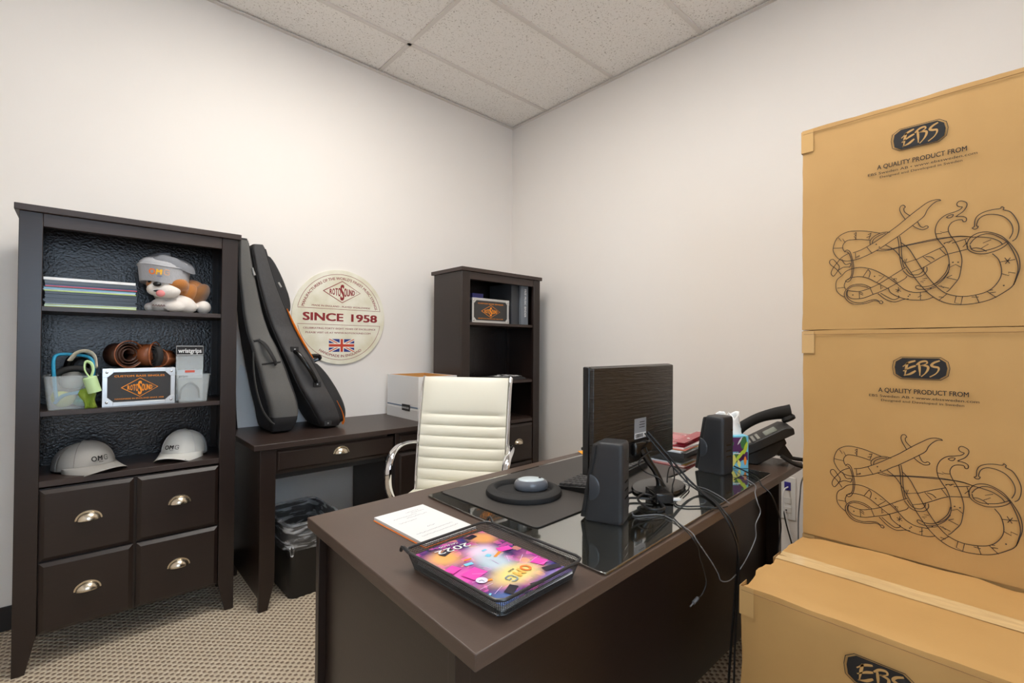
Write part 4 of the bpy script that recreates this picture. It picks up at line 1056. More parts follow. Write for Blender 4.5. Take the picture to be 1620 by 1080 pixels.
# wrist grip packs standing in the small bin
for k, (dy, lab) in enumerate(((-.018, 'front wrist grip pack with black header card in the small clear bin'), (.004, 'second wrist grip pack with header card, behind the front pack'), (.026, 'rear wrist grip pack in the small clear bin'))):
    t = thing('wrist_grip_pack', lab, 'accessory pack', (-2.250+.003*k, -.345+dy, ZS2+.003), 0, 'wrist grip packs in the small clear bin')
    obj('clear_pouch', MB().box(-.050, .050, -.0015, .0015, .0, .205), FRO, t, smooth=False)
    h = obj('header_card', MB().box(-.052, .052, -.0022, .0022, .199, .243), BLACKINK, t, smooth=False)
    if k == 0:
        obj('card_border', MB().flat(ribbon([(-.049, .003), (.049, .003), (.049, .041), (-.049, .041)], .0022, closed=True), (0, -.0022, .199), (1, 0, 0), (0, 0, 1), .0004), PAPER, h, smooth=False)
        obj('card_lettering', MB().flat(text2d('wristgrips', .086, .020, .03, 0, .012), (0, -.0022, .199), (1, 0, 0), (0, 0, 1), .0004), PAPER, h, smooth=False)
        ins = obj('insert_card', MB().box(-.046, .046, -.004, -.0022, .098, .136), mat('insert_grey', (196, 204, 210), .6), t, smooth=False)
        obj('insert_label', MB().box(-.018, .018, -.0048, -.0042, .124, .134), mat('insert_red', (214, 96, 76), .6), ins, smooth=False)
        obj('insert_lettering', MB().flat(text2d('grips', .034, .010, .03, -.024, .104), (0, -.0042, 0), (1, 0, 0), (0, 0, 1), .0004), BLACKINK, ins, smooth=False)
    obj('foam_grip', MB().tube([(-.036, -.006, .012), (-.030, -.006, .052), (0, -.006, .078), (.030, -.006, .052), (.036, -.006, .012)], .008, 8, smooth=6, flat=(1.2, .5)), BLACKR, t)
# slim pale sleeves at the far left of the second shelf
for k in range(3):
    o = obj('record_sleeve', MB().box(-.0012, .0012, -.10, .10, 0, .115+.004*k), mat('sleeve_paper', ((206, 190, 160), (150, 120, 96), (222, 214, 200))[k], .7), loc=(-2.748+.004*k, -.32, ZS2), smooth=False)
    tag(o, ('tan sleeve against the side at the left end of the second shelf', 'brown sleeve between two pale ones at the left end of the second shelf', 'cream sleeve nearest the clear bin on the second shelf')[k], 'sleeve', 'slim sleeves standing left of the clear bin')

# ------------------------------------------------------------------ things on the corner bookcase
YB = -.455
string_case('small aluminium edged case with orange emblem on the corner bookcase', (-.580, YB+.020, ZS1+.018), R(1), w=.325, h=.162, d=.13)
GB = mat('slate_grey_board', (112, 118, 126), .6)
t = thing('binder_box', 'tall grey binder box at the right of the corner bookcase top shelf', 'binder', (-.300, YB+.03, ZS1+.018))
obj('box_cover', MB().box(-.070, .070, .02, .26, 0, .290), mat('dark_grey_board', (64, 66, 70), .6), t, bevel=.002)
o = obj('spine', MB().box(0, .071, -.006, .018, 0, .290), GB, t, bevel=.004)
obj('spine_lettering', MB().flat(text2d('FREE MUSIC BINDER', .20, .018, .02, 0, 0), (.032, -.006, .155), (0, 0, -1), (1, 0, 0), .0004), PAPER, o, smooth=False)
t = thing('blue_box', 'small blue box behind the case on the corner bookcase', 'box', (-.583, YB+.162, ZS1+.018))
obj('box_base', MB().box(-.045, .045, 0, .13, 0, .172), mat('navy_card', (40, 42, 70), .5), t, bevel=.002)
obj('box_lid', MB().box(-.047, .047, -.002, .132, .173, .210), mat('violet_blue_card', (84, 84, 158), .5), t, bevel=.002)
t = thing('black_garment', 'folded black shirt with white print on the second shelf of the corner bookcase', 'shirt', (-.400, YB+.13, ZS2+.018))
fm = MB(); rows = []
for j in range(11):
    v = -1+2*j/10; rows.append([Vector((.185*u, .105*v, .022*(1-u**8)*(1-v**8)+.006*sin(u*5+v*3)*(1-u*u)*(1-v*v)+.001)) for u in [-1+2*i/18 for i in range(19)]])
base = [[Vector((p.x, p.y, 0)) for p in r_] for r_ in rows]
fm.rings(rows, cap=False, closed=False).rings([r_[::-1] for r_ in base], cap=False, closed=False)
obj('folded_shirt', fm, FAB_B, t)
L = MB(); vs, fs = text2d('OMG Music', .25, .105, .05, .02, -.075)
L.add([(p[0], p[1], .022*(1-(p[0]/.185)**8)*(1-(p[1]/.105)**8)+.006*sin(p[0]/.185*5+p[1]/.105*3)*(1-(p[0]/.185)**2)*(1-(p[1]/.105)**2)+.0045+sum(p[2:])) for p in vs], fs)
obj('white_print', L, PAPER, t, smooth=False)
t = thing('orange_folder', 'orange and white printed folder on the second shelf of the corner bookcase', 'folder', (-.662, YB+.14, ZS2+.018), R(5))
obj('folder_cover', MB().box(-.085, .085, -.105, .09, 0, .012), mat('orange_card', (226, 96, 44), .5), t, bevel=.002)
obj('folder_band', MB().box(-.086, .086, -.05, -.01, .0122, .0130), PAPER, t, smooth=False)
# ------------------------------------------------------------------ things on the main desk
ZD = .745; ZG = ZD+.0065
GLASS, nt, b = newmat('clear_glass_sheet'); b.inputs['Base Color'].default_value = (.82, .93, .88, 1); b.inputs['Roughness'].default_value = .03; b.inputs['Transmission Weight'].default_value = 1; b.inputs['IOR'].default_value = 2.1; b.inputs['Coat Weight'].default_value = 1; b.inputs['Coat IOR'].default_value = 2.4
def round_poly(P, r, n=5):
    out = []
    for i, p in enumerate(P):
        p = Vector(p); a = (Vector(P[i-1])-p).normalized(); c = (Vector(P[(i+1) % len(P)])-p).normalized()
        for k in range(n+1):
            u = k/n; out.append(tuple((p+a*r)*(1-u)**2+p*2*u*(1-u)+(p+c*r)*u*u))
    return out
gp = [(-1.856, -2.312), (-.808, -2.252), (-.815, -1.612), (-1.851, -1.668)]
gc = Vector((-1.33, -1.96))
o = obj('glass_sheet', MB().prism(round_poly([(p[0]-gc.x, p[1]-gc.y) for p in gp], .012), .0006, .006), GLASS, loc=(gc.x, gc.y, ZD), bevel=.0012)
tag(o, 'clear glass sheet covering the middle of the main desk', 'glass sheet')
MATM = mat('desk_mat_vinyl', (58, 54, 51), .45, bump=.3, bscale=900)
o = obj('desk_mat', MB().prism(round_poly([(-.40, -.190), (.40, -.190), (.40, .200), (-.40, .200)], .018), 0, .003), MATM, loc=(-1.402, -1.862, ZG), rot=(0, 0, R(2)), bevel=.001)
tag(o, 'black vinyl desk mat under the mouse pad and keyboard', 'desk mat')
# mouse pad with a raised rim and hollow
t = thing('mouse_pad', 'black oval gel mouse pad with a hollow for the mouse', 'mouse pad', (-1.632, -1.852, ZG+.0032), R(-42))
def ovr(a, b, z, cx=0, cy=0): return [Vector((cx+a*cos(2*pi*i/64), cy+b*sin(2*pi*i/64), z)) for i in range(64)]
obj('pad_rim', MB().rings([ovr(.111, .108, 0), ovr(.113, .110, .006), ovr(.110, .107, .014), ovr(.104, .101, .017), ovr(.092, .080, .018, .0, .012), ovr(.086, .073, .014, 0, .014), ovr(.082, .068, .004, 0, .016)]), BLACKR, t)
obj('pad_surface', MB().prism([(.082*cos(2*pi*i/64), .016+.068*sin(2*pi*i/64)) for i in range(64)], .0042, .0048), mat('pad_cloth', (30, 29, 30), .85), t, smooth=False)
t = thing('computer_mouse', 'silver topped grey computer mouse resting on the oval pad', 'mouse', (-1.598, -1.848, ZG+.0085), R(-130))
def mrow(zs): return [[Vector((.036*k*cos(2*pi*i/32)*(1-.10*sin(2*pi*i/32)), .052*k*sin(2*pi*i/32), z)) for i in range(32)] for k, z in zs]
obj('mouse_base', MB().rings(mrow([(.86, 0), (.96, .004), (1.0, .011), (.98, .018), (.90, .025), (.80, .029)])), mat('mouse_grey', (104, 106, 112), .3), t)
obj('mouse_top', MB().rings(mrow([(.80, .0245), (.76, .029), (.64, .032), (.44, .0335), (.2, .034), (.01, .0341)])), mat('mouse_silver', (188, 198, 202), .3), t)
obj('scroll_wheel', MB().lathe([(.001, -.003), (.006, -.003), (.006, .003), (.001, .003)], 14, M=Matrix.Translation((0, .026, .029)) @ Matrix.Rotation(pi/2, 4, 'Y')), BLACKR, t)
# keyboard
t = thing('keyboard', 'black computer keyboard lying behind the monitor on the desk mat', 'keyboard', (-1.519, -1.880, ZG+.0032), R(11))
kb = MB().add([(0, 0, 0), (.43, 0, 0), (.43, -.128, 0), (0, -.128, 0), (0, 0, .008), (.43, 0, .008), (.43, -.128, .022), (0, -.128, .022)], [(0, 1, 2, 3), (4, 7, 6, 5), (0, 4, 5, 1), (1, 5, 6, 2), (2, 6, 7, 3), (3, 7, 4, 0)])
obj('keyboard_case', kb, BLACKP, t, bevel=.002)
km = MB().rings([[Vector((sx*.0085*k, sy*.0082*k, z)) for sx, sy in ((-1, -1), (1, -1), (1, 1), (-1, 1))] for k, z in ((1, 0), (1, .002), (.82, .006))])
k0 = None
for r_ in range(6):
    for c_ in range(16):
        x, y = .016+c_*.0262*1.0, -.016-r_*.0192
        if k0 is None: k0 = o = obj('key', km, mat('key_plastic', (44, 44, 46), .5), t)
        else: o = k0.copy(); COL.objects.link(o); o.parent = t
        o.location = (x, y, .0085+.0140*(-y/.128)); o.scale = (1.42, 1.05, 1)
# spiral notepad
t = thing('notepad', 'white spiral notepad with handwriting, open on the near left of the desk', 'notepad', (-1.976, -1.852, ZD), R(2.5))
obj('orange_cover', MB().box(-.076, .073, -.116, .113, 0, .0012), mat('orange_cover_card', (240, 128, 40), .6), t, bevel=.0004)
obj('pages', MB().box(-.0735, .0735, -.113, .113, .0014, .0085), PAPER, t, bevel=.0006)
sc_ = MB()
rnd = random.Random(3)
for (x0, x1, y) in ((-.055, .055, .070), (-.05, .058, .052), (-.012, .012, .030), (.0, .055, -.030), (-.045, .02, -.050), (-.02, .05, -.062), (-.052, -.01, -.074), (-.04, .0, -.084)):
    pts = []; x = x0
    while x < x1: pts.append((x, y+rnd.uniform(-.0022, .0022)+(x*.06))); x += rnd.uniform(.0012, .0028)
    sc_.flat(ribbon(pts, .0009), (0, 0, .0086), (-1, 0, 0), (0, -1, 0), .0002)
obj('handwriting', sc_, mat('pencil_grey', (96, 96, 108), .7), t, smooth=False)
sp_ = MB()
for i in range(26):
    x = -.068+i*.00544; sp_.tube([(x+.0012*cos(a)*0, -.1095-.0055*cos(a), .0045+.0062*sin(a)) for a in [2*pi*k/12 for k in range(12)]], .0005, 5, closed=True)
obj('spiral_wire', sp_, mat('spiral_white_wire', (190, 190, 192), .3, .6), t)
# mesh tray
t = thing('letter_tray', 'black wire mesh letter tray holding a colourful magazine', 'tray', (-2.010, -2.155, ZD), R(3))
tw, td = .112, .138; nxg = 2
def grid(f, nu, nv):
    return [[Vector(f(i/nu, j/nv)) for j in range(nv+1)] for i in range(nu+1)]
def outl(k, z, n=None):
    P = rrect(2*(tw+k), 2*(td+k), .018+k*.3, 6); out = []
    L = sum((Vector(P[i])-Vector(P[i-1])).length for i in range(len(P))); step = L/260; d = 0; pos = 0
    cum = [0]
    for i in range(len(P)): cum.append(cum[-1]+(Vector(P[(i+1) % len(P)])-Vector(P[i])).length)
    for q in range(260):
        s = L*q/260*.99999; i = 0
        while cum[i+1] < s: i += 1
        u = (s-cum[i])/max(1e-9, cum[i+1]-cum[i]); a, b2 = Vector(P[i]), Vector(P[(i+1) % len(P)])
        p = a+(b2-a)*u; out.append(Vector((p.x, p.y, z)))
    return out
wm = mat('black_wire', (58, 57, 57), .35, .4)
sides = obj('mesh_sides', MB().rings([outl(-.010+.010*j/9, .006+.030*j/9) for j in range(10)], cap=False), wm, t, smooth=False, merge=True)
md = sides.modifiers.new('wires', 'WIREFRAME'); md.thickness = .0011; md.use_replace = True
bt = obj('mesh_base', MB().rings(grid(lambda a, b: (-tw+.013+(2*tw-.026)*a, -td+.013+(2*td-.026)*b, .006), 50, 62), cap=False, closed=False), wm, t, smooth=False)
md = bt.modifiers.new('wires', 'WIREFRAME'); md.thickness = .0011; md.use_replace = True
obj('rim_wire', MB().tube(outl(0.001, .0375)[::4], .0030, 8, closed=True), wm, t)
obj('base_wire', MB().tube(outl(-.010, .0055)[::4], .0018, 8, closed=True), wm, t)
for sx in (-1, 1): obj('stacking_lip', MB().tube([(sx*(tw+.001), td-.02, .038), (sx*(tw+.006), td-.004, .046), (sx*(tw+.004), td+.004, .036)], .0035, 6, smooth=4), wm, t)
for sx in (-1, 1):
    for sy in (-1, 1): obj('foot', MB().lathe([(.005, 0), (.005, .005)], 12, c=(sx*(tw-.03), sy*(td-.03), 0)), BLACKR, t)
# papers under the magazine
pk = MB()
for k in range(4): pk.box(-.094+.0015*k, .092+.001*k, -.124-.0008*k, .118, .0075+.0018*k, .0075+.0018*k+.0012)
o = obj('paper_stack', pk, PAPER, loc=(-2.008, -2.152, ZD), rot=(0, 0, R(3.4)), smooth=False)
tag(o, 'white papers under the colourful magazine in the mesh tray', 'papers')
# magazine with printed cover
CV, nt, b = newmat('neon_city_cover_print'); b.inputs['Roughness'].default_value = .22
tc = N(nt, 'ShaderNodeTexCoord'); sx = N(nt, 'ShaderNodeSeparateXYZ'); nt.links.new(tc.outputs['Object'], sx.inputs[0])
vo = N(nt, 'ShaderNodeTexVoronoi', i_Scale=60.0); vo.distance = 'CHEBYCHEV'; nt.links.new(tc.outputs['Object'], vo.inputs['Vector'])
rp = N(nt, 'ShaderNodeValToRGB'); se = N(nt, 'ShaderNodeSeparateColor'); nt.links.new(vo.outputs['Color'], se.inputs[0]); nt.links.new(se.outputs[0], rp.inputs[0]); rp.color_ramp.interpolation = 'CONSTANT'
e = rp.color_ramp.elements; e[0].color = rgb(40, 26, 62); e[1].position = .22; e[1].color = rgb(92, 40, 110)
for p_, c_ in ((.38, (200, 50, 150)), (.5, (60, 60, 130)), (.62, (236, 90, 180)), (.72, (120, 60, 90)), (.82, (240, 170, 90)), (.9, (50, 40, 70))): x = e.new(p_); x.color = rgb(*c_)
n = N(nt, 'ShaderNodeTexNoise', i_Scale=14.0, i_Detail=5.0); nt.links.new(tc.outputs['Object'], n.inputs['Vector'])
rp2 = N(nt, 'ShaderNodeValToRGB'); nt.links.new(n.outputs[0], rp2.inputs[0]); e = rp2.color_ramp.elements
e[0].position = .32; e[0].color = rgb(36, 28, 60); e[1].position = .72; e[1].color = rgb(232, 180, 150)
for p_, c_ in ((.42, (70, 60, 120)), (.50, (150, 60, 150)), (.58, (210, 110, 180))): x = e.new(p_); x.color = rgb(*c_)
mx = N(nt, 'ShaderNodeMix', data_type='RGBA'); mx.inputs[0].default_value = .5; nt.links.new(rp.outputs[0], mx.inputs[6]); nt.links.new(rp2.outputs[0], mx.inputs[7])
def radial(cx, cy, rx, ry, prev, col):
    a = N(nt, 'ShaderNodeMapping'); a.vector_type = 'TEXTURE'; a.inputs['Location'].default_value = (cx, cy, 0); a.inputs['Scale'].default_value = (rx, ry, 1e3); nt.links.new(tc.outputs['Object'], a.inputs[0])
    l = N(nt, 'ShaderNodeVectorMath', operation='LENGTH'); nt.links.new(a.outputs[0], l.inputs[0])
    r_ = N(nt, 'ShaderNodeMapRange'); r_.interpolation_type = 'SMOOTHSTEP'; r_.inputs[1].default_value = 1; r_.inputs[2].default_value = .25; r_.inputs[3].default_value = 0; r_.inputs[4].default_value = .95; nt.links.new(l.outputs['Value'], r_.inputs[0])
    m_ = N(nt, 'ShaderNodeMix', data_type='RGBA'); nt.links.new(r_.outputs[0], m_.inputs[0]); nt.links.new(prev, m_.inputs[6]); m_.inputs[7].default_value = rgb(*col); return m_.outputs[2]
q = radial(.055, -.075, .05, .05, mx.outputs[2], (240, 178, 96))
q = radial(-.065, -.10, .045, .05, q, (236, 170, 100))
q = radial(.07, .01, .05, .045, q, (236, 90, 190))
q = radial(-.02, -.045, .05, .05, q, (240, 214, 236))
q = radial(-.005, .005, .05, .07, q, (196, 214, 226))
q = radial(-.003, .068, .085, .052, q, (244, 226, 140))
q = radial(.075, .115, .05, .04, q, (80, 110, 170))
q = radial(-.06, .125, .07, .03, q, (150, 130, 210))
nt.links.new(q, b.inputs['Base Color'])
mz = .0165
t = thing('magazine', 'glossy purple and pink magazine with OMG lettering, lying in the mesh tray', 'magazine', (-2.014, -2.156, ZD+mz), R(182))
cvr = MB(); rows = [[Vector((-.0915+.183*i/14, -.131+.262*j/14, .006+.004*max(0, (i/14-.75))*0+.002*sin(pi*i/14))) for j in range(15)] for i in range(15)]
cvr.rings(rows, cap=False, closed=False)
obj('pages', MB().box(-.091, .091, -.1305, .1305, 0, .0056), PAPER, t, smooth=False)
cv_ = obj('front_cover', cvr, CV, t)
O, U, V = (0, 0, .0083), (1, 0, 0), (0, 1, 0)
def col(n_, c): return mat(n_, c, .3)
for nm, c, rects in (('pink_panels', (240, 70, 180), ((.035, .075, .000, .032, 12), (-.082, -.058, .05, .078, 20), (-.075, -.045, -.035, -.015, -15), (.062, .088, -.035, -.012, 15))), ('orange_bars', (250, 150, 50), ((-.045, -.018, -.018, -.012, 25), (.02, .036, -.04, -.034, -10), (.045, .06, .05, .056, -20))),
                     ('cyan_bars', (130, 210, 240), ((.03, .048, -.025, -.015, -10), (-.02, -.008, -.028, -.018, 20), (-.03, -.018, -.05, -.044, 5), (.08, .088, .09, .094, 30))), ('dark_gables', (30, 24, 44), ((-.088, -.05, .09, .105, -15), (.02, .055, -.10, -.085, 20), (-.06, -.035, -.125, -.11, 10), (.03, .06, .095, .112, 25), (-.015, .01, .115, .125, -12)))):
    mb = MB()
    for x0, x1, y0, y1, a in rects:
        cx_, cy_ = (x0+x1)/2, (y0+y1)/2; a = R(a); P = [(cx_+(x-cx_)*cos(a)-(y-cy_)*sin(a), cy_+(x-cx_)*sin(a)+(y-cy_)*cos(a)) for x, y in ((x0, y0), (x1, y0), (x1, y1), (x0, y1))]
        mb.flat(poly(P), O, U, V, {'pink_panels': .0001, 'orange_bars': .0002, 'cyan_bars': .0003, 'dark_gables': .0001}[nm])
    obj(nm, mb, col(nm, c), cv_, smooth=False)
mb = MB()
for k in range(10):
    a = R(-30+k*24+200); mb.flat(ribbon([(-.0+.055*cos(a), .065+.045*sin(a)), (.0+.085*cos(a), .065+.07*sin(a))], .0009), O, U, V, .0002)
obj('light_rays', mb, col('ray_lilac', (224, 190, 240)), cv_, smooth=False)
mb = MB().flat(disc(.011, 24, .062, .045), O, U, V, .0004); cd_ = obj('round_clock', mb, col('clock_white', (226, 222, 246)), cv_, smooth=False)
obj('clock_hands', MB().flat(ribbon([(.062, .045), (.062, .052)], .0012), O, U, V, .0006).flat(ribbon([(.062, .045), (.068, .045)], .0012), O, U, V, .0006), BLACKINK, cd_, smooth=False)
mb = MB().flat(text2d('2022', .078, .019, .01, .018, -.103), O, (1, -.1, 0), V, .0005).flat(text2d('CATALOG', .045, .007, .01, .015, -.118), O, (1, -.1, 0), V, .0005)
obj('title_lettering', mb, PAPER, cv_, smooth=False)
u_ = Vector((1, .22, 0)).normalized(); v_ = Vector((-.22, 1, 0)).normalized()
omg(col('print_orange', (240, 130, 50)), col('print_yellow', (246, 190, 90)), col('print_steel', (130, 150, 160)), cv_, (-.006, .062, .0088), u_, v_, .023, BLACKINK)

# monitor seen from behind
MB_B, nt, b = newmat('brushed_black_monitor_back'); b.inputs['Base Color'].default_value = rgb(36, 32, 29); b.inputs['Roughness'].default_value = .35
tc = N(nt, 'ShaderNodeTexCoord'); mp = N(nt, 'ShaderNodeMapping'); mp.inputs['Scale'].default_value = (12, 12, 190); nt.links.new(tc.outputs['Object'], mp.inputs[0])
n = N(nt, 'ShaderNodeTexNoise', i_Scale=1.0, i_Detail=2.0, i_Distortion=.3); nt.links.new(mp.outputs[0], n.inputs['Vector'])
bp = N(nt, 'ShaderNodeBump', i_Strength=.9, i_Distance=.004); nt.links.new(n.outputs[0], bp.inputs['Height']); nt.links.new(bp.outputs[0], b.inputs['Normal'])
t = thing('monitor', 'black computer monitor seen from behind, with a silver sticker', 'monitor', (-1.300, -2.085, ZG), R(3))
px0, px1, pz0, pz1 = -.268, .216, .082, .383; yb = .040
obj('screen_bezel', MB().box(px0, px1, yb+.014, yb+.036, pz0, pz1), BLACKS, t, bevel=.003)
obj('screen', MB().box(px0+.012, px1-.012, yb+.036, yb+.0366, pz0+.018, pz1-.012), mat('dark_screen', (14, 15, 18), .15), t, smooth=False)
bk = MB(); bk.rings([[Vector((px0+a_, yb+y_, z_)) if i == 0 else Vector((px1-a_, yb+y_, z_)) if i in (1,) else Vector((px1-a_, yb+y_, z2)) if i == 2 else Vector((px0+a_, yb+y_, z2)) for i, (z_, z2) in enumerate([(pz0+a_, pz1-a_)]*4)] for a_, y_ in ((.001, .0138), (.004, .002), (.012, 0))])
bko = obj('back_shell', bk, MB_B, t, bevel=.002)
tx0 = -.026
o = obj('silver_sticker', MB().box(-.050, .022, yb-.0007, yb-.0001, .155, .218), mat('sticker_silver', (150, 156, 164), .35, .3), t, smooth=False)
obj('barcode_area', MB().box(-.048, .020, yb-.0012, yb-.0008, .157, .173), PAPER, o, smooth=False)
bc = MB(); x = -.044
while x < .0: w_ = rnd.choice((.0008, .0016, .0024)); bc.box(x, x+w_, yb-.0017, yb-.0013, .159, .171); x += w_+rnd.choice((.0012, .002))
for z in (.205, .197, .189): bc.box(-.03+rnd.random()*.02, .012, yb-.0013, yb-.0008, z, z+.0022)
obj('barcode_lines', bc, BLACKINK, o, smooth=False)
obj('port_recess', MB().box(.030, .072, yb-.0015, yb-.0003, .135, .170), BLACKR, t, smooth=False)
obj('hinge_cover', MB().box(-.072, .030, yb-.020, yb, .108, .150), BLACKS, t, bevel=.008)
obj('stand_neck', MB().tube([(-.020, yb-.010, .125), (-.014, .015, .095), (.002, -.002, .060), (.014, -.010, .030), (.018, -.012, .010)], lambda q: .026-.010*sin(pi*q), 14, smooth=6, flat=(1.0, .55)), BLACKS, t)
obj('stand_base', MB().rings([ovr(.108, .070, 0, .03, .0), ovr(.110, .072, .004, .03, 0), ovr(.106, .068, .009, .03, 0), ovr(.06, .035, .012, .025, -.005)]), BLACKS, t)
# speakers
def speaker(label, loc, rz):
    t = thing('computer_speaker', label, 'speaker', loc, rz)
    def prof(z): return .102-.034*z/.2                      # depth shrinking upwards, front leans back
    rs = []
    for z, k in ((0.0, .92), (.003, .97), (.010, 1), (.185, 1), (.195, .97), (.199, .90), (.200, .82)):
        d = prof(z); P = rrect(.074*k, d*k, .012, 5); rs.append([Vector((p[0], p[1]+d/2, z)) for p in P])
    for z, k in (): pass
    obj('speaker_body', MB().rings(rs), mat('speaker_black', (40, 41, 44), .45, bump=.3, bscale=900), t)
    g = MB(); rr = []
    for z, k in ((.006, .9), (.010, .96), (.186, .96), (.192, .9)):
        d = prof(z); P = rrect(.070*k, .012, .004, 3); rr.append([Vector((p[0], p[1]+d+.003, z)) for p in P])
    obj('front_grille', g.rings(rr), BLACKR, t)
    for s in (-1, 1):
        bl = MB(); R0 = .026; yc = prof(.095)-.002; rows = []
        for j in range(7):
            a = pi/2*j/6; rows.append([Vector((s*(.0372+.004*sin(a)), yc-R0*cos(a)*sin(th), .085+R0*1.25*cos(a)*cos(th))) for th in [pi*i/16 for i in range(17)]])
        obj('side_cap', bl.rings(rows, cap=False, closed=False), mat('cap_dark_grey', (56, 59, 64), .3), t)
    o = obj('jack_recess', MB().box(.012, .026, -.0012, .004, .148, .156), BLACKS, t, bevel=.001)
    obj('rear_slots', MB().box(-.016, .016, -.0006, .002, .10, .104).box(-.016, .016, -.0006, .002, .08, .084).box(-.016, .016, -.0006, .002, .06, .064), BLACKS, t)
    return t
speaker('dark grey computer speaker nearer the camera, left of the monitor base', (-1.592, -2.182, ZG), R(21))
speaker('dark grey computer speaker between the monitor and tissue box', (-.941, -2.160, ZG), R(-5))
# power adapter
t = thing('power_adapter', 'black power adapter brick at the foot of the monitor', 'adapter', (-1.378, -2.152, ZG), R(-37))
obj('adapter_body', MB().box(-.026, .026, -.032, .050, .0, .029), BLACKS, t, bevel=.004)
obj('white_plug', MB().box(.026, .050, -.026, -.016, .006, .014), WHITEP, t, bevel=.002)
# red folder, papers and envelope
t = thing('document_stack', 'stack of grey, white and yellow edged papers under the red folder', 'papers', (-.725, -1.845, ZG), R(4))
zz = 0
for k, (th, c, dx, ry) in enumerate(((.016, (70, 72, 76), 0, 0), (.003, (226, 228, 232), .012, 2), (.006, (196, 202, 210), -.01, -3), (.002, (240, 200, 60), .006, 1), (.003, (214, 120, 110), 0, 3), (.006, (236, 236, 238), .012, -2))):
    obj('paper_layer', MB().box(-.115, .115, -.085, .085, 0, th), mat('layer_paper', c, .5), t, loc=(dx, 0, zz), rot=(0, 0, R(ry)), smooth=False); zz += th+.0004
REDF2, nt, b = newmat('translucent_red_plastic'); b.inputs['Base Color'].default_value = rgb(196, 62, 84); b.inputs['Roughness'].default_value = .25; b.inputs['Transmission Weight'].default_value = .35
t = thing('red_folder', 'translucent red plastic folder lying on the paper stack by the wall', 'folder', (-.690, -1.800, ZG+zz), R(9))
rows = [[Vector((-.15+.30*i/12, -.11+.22*j/8, .004+.010*abs(sin(i*.5+.4))*(1-j/16))) for j in range(9)] for i in range(13)]
lo = [[Vector((p.x, p.y, 0.0)) for p in r_] for r_ in rows]
obj('folder_cover', MB().rings(rows, cap=False, closed=False).rings([r_[::-1] for r_ in lo], cap=False, closed=False), REDF2, t)
obj('folder_flap', MB().box(-.15, .15, -.112, -.065, .0185, .0195), REDF2, t, smooth=False)
obj('button_clasp', MB().lathe([(.006, 0), (.007, .002), (.003, .004)], 16, c=(-.05, -.095, .0198)), WHITEP, t)
obj('white_label', MB().box(-.13, -.07, .05, .085, .0175, .0182), PAPER, t, smooth=False)
o = obj('orange_note', MB().prism([(-.04, .0), (.05, -.045), (.075, .02), (-.01, .05)], .0, .0012), mat('orange_note_paper', (250, 170, 40), .6), loc=(-1.048, -1.632, ZD), smooth=False)
o.location.z = ZG+.0002
tag(o, 'orange paper note beyond the monitor near the back desk edge', 'note')
o = obj('black_sleeve', MB().prism(rrect(.17, .11, .01), 0, .012), BLACKR, loc=(-.955, -1.640, ZG+.0004), rot=(0, 0, R(-10)), bevel=.004)
tag(o, 'flat black sleeve on the back edge of the desk beyond the monitor', 'sleeve')

# tissue box
TB = {k: mat('tissue_print_'+k, c, .45) for k, c in dict(cyan=(120, 200, 226), purple=(88, 30, 92), lime=(196, 214, 60), green=(60, 120, 60), orange=(246, 140, 30), yellow=(240, 226, 120), white=(236, 240, 240)).items()}
t = thing('tissue_box', 'cube tissue box with tropical bird print and a raised white tissue', 'tissue box', (-.805, -2.098, ZG), R(-42.4))
h = .118; hw_ = .0525
obj('box_body', MB().box(-hw_, hw_, -hw_, hw_, 0, h), TB['cyan'], t, bevel=.0015)
def leaf(x, y, l, w, a):
    a = R(a); pts = []
    for i in range(13):
        u = i/12; pts.append((u*l, w/2*sin(pi*u)**.8))
    for i in range(11, 0, -1):
        u = i/12; pts.append((u*l, -w/2*sin(pi*u)**.8))
    return poly([(x+p[0]*cos(a)-p[1]*sin(a), y+p[0]*sin(a)+p[1]*cos(a)) for p in pts])
pat = {'purple': [rect(-.010, .035, .060, .112), rect(-.045, -.018, .004, .050), leaf(.01, .02, .06, .03, 60), rect(.02, .05, .03, .06)], 'green': [leaf(-.05, .06, .06, .03, 35), leaf(-.01, .003, .06, .022, 70), leaf(.03, .07, .05, .022, 80), leaf(-.052, .115, .04, .02, -60)],
       'lime': [leaf(-.03, .112, .05, .013, -60), leaf(.0, .02, .07, .012, 52), leaf(.035, .05, .05, .012, 75), leaf(-.052, .02, .035, .012, -20)], 'yellow': [leaf(-.005, .006, .045, .020, 85), leaf(.02, .002, .03, .012, 100)],
       'orange': [leaf(-.022, .030, .045, .016, 84), leaf(.040, .010, .035, .010, 90)], 'white': [leaf(-.026, .018, .03, .006, 80), leaf(.012, .085, .035, .006, 60), rect(-.004, .022, .052, .056)]}
for nm, O_, U_ in (('front', (0, -hw_, 0), (1, 0, 0)), ('side', (hw_, 0, 0), (0, 1, 0)), ('left', (-hw_, 0, 0), (0, -1, 0))):
    for i, (k, shapes) in enumerate(pat.items()):
        mb = MB()
        for s_ in shapes: mb.flat(([(max(-hw_+.001, min(hw_-.001, v[0])), max(.002, min(h-.002, v[1]))) for v in s_[0]], s_[1]), O_, U_, (0, 0, 1), .0003+.00012*i)
        obj('printed_pattern', mb, TB[k], t, smooth=False)
tm = mat('tissue_paper', (246, 246, 244), .85); rows = []
for i in range(25):
    a = 2*pi*i/24; row = []
    for j in range(11):
        v = j/10; r_ = .043*(1-.30*v)+.018*sin(a*2+1)*v+.008*sin(a*5)*v
        row.append(Vector((r_*cos(a)*(1.2-.3*v), r_*sin(a)*.8, h-.004+.056*v+.030*v*sin(a*1.5+.6)**2+.01*v*cos(a*3))))
    rows.append(row)
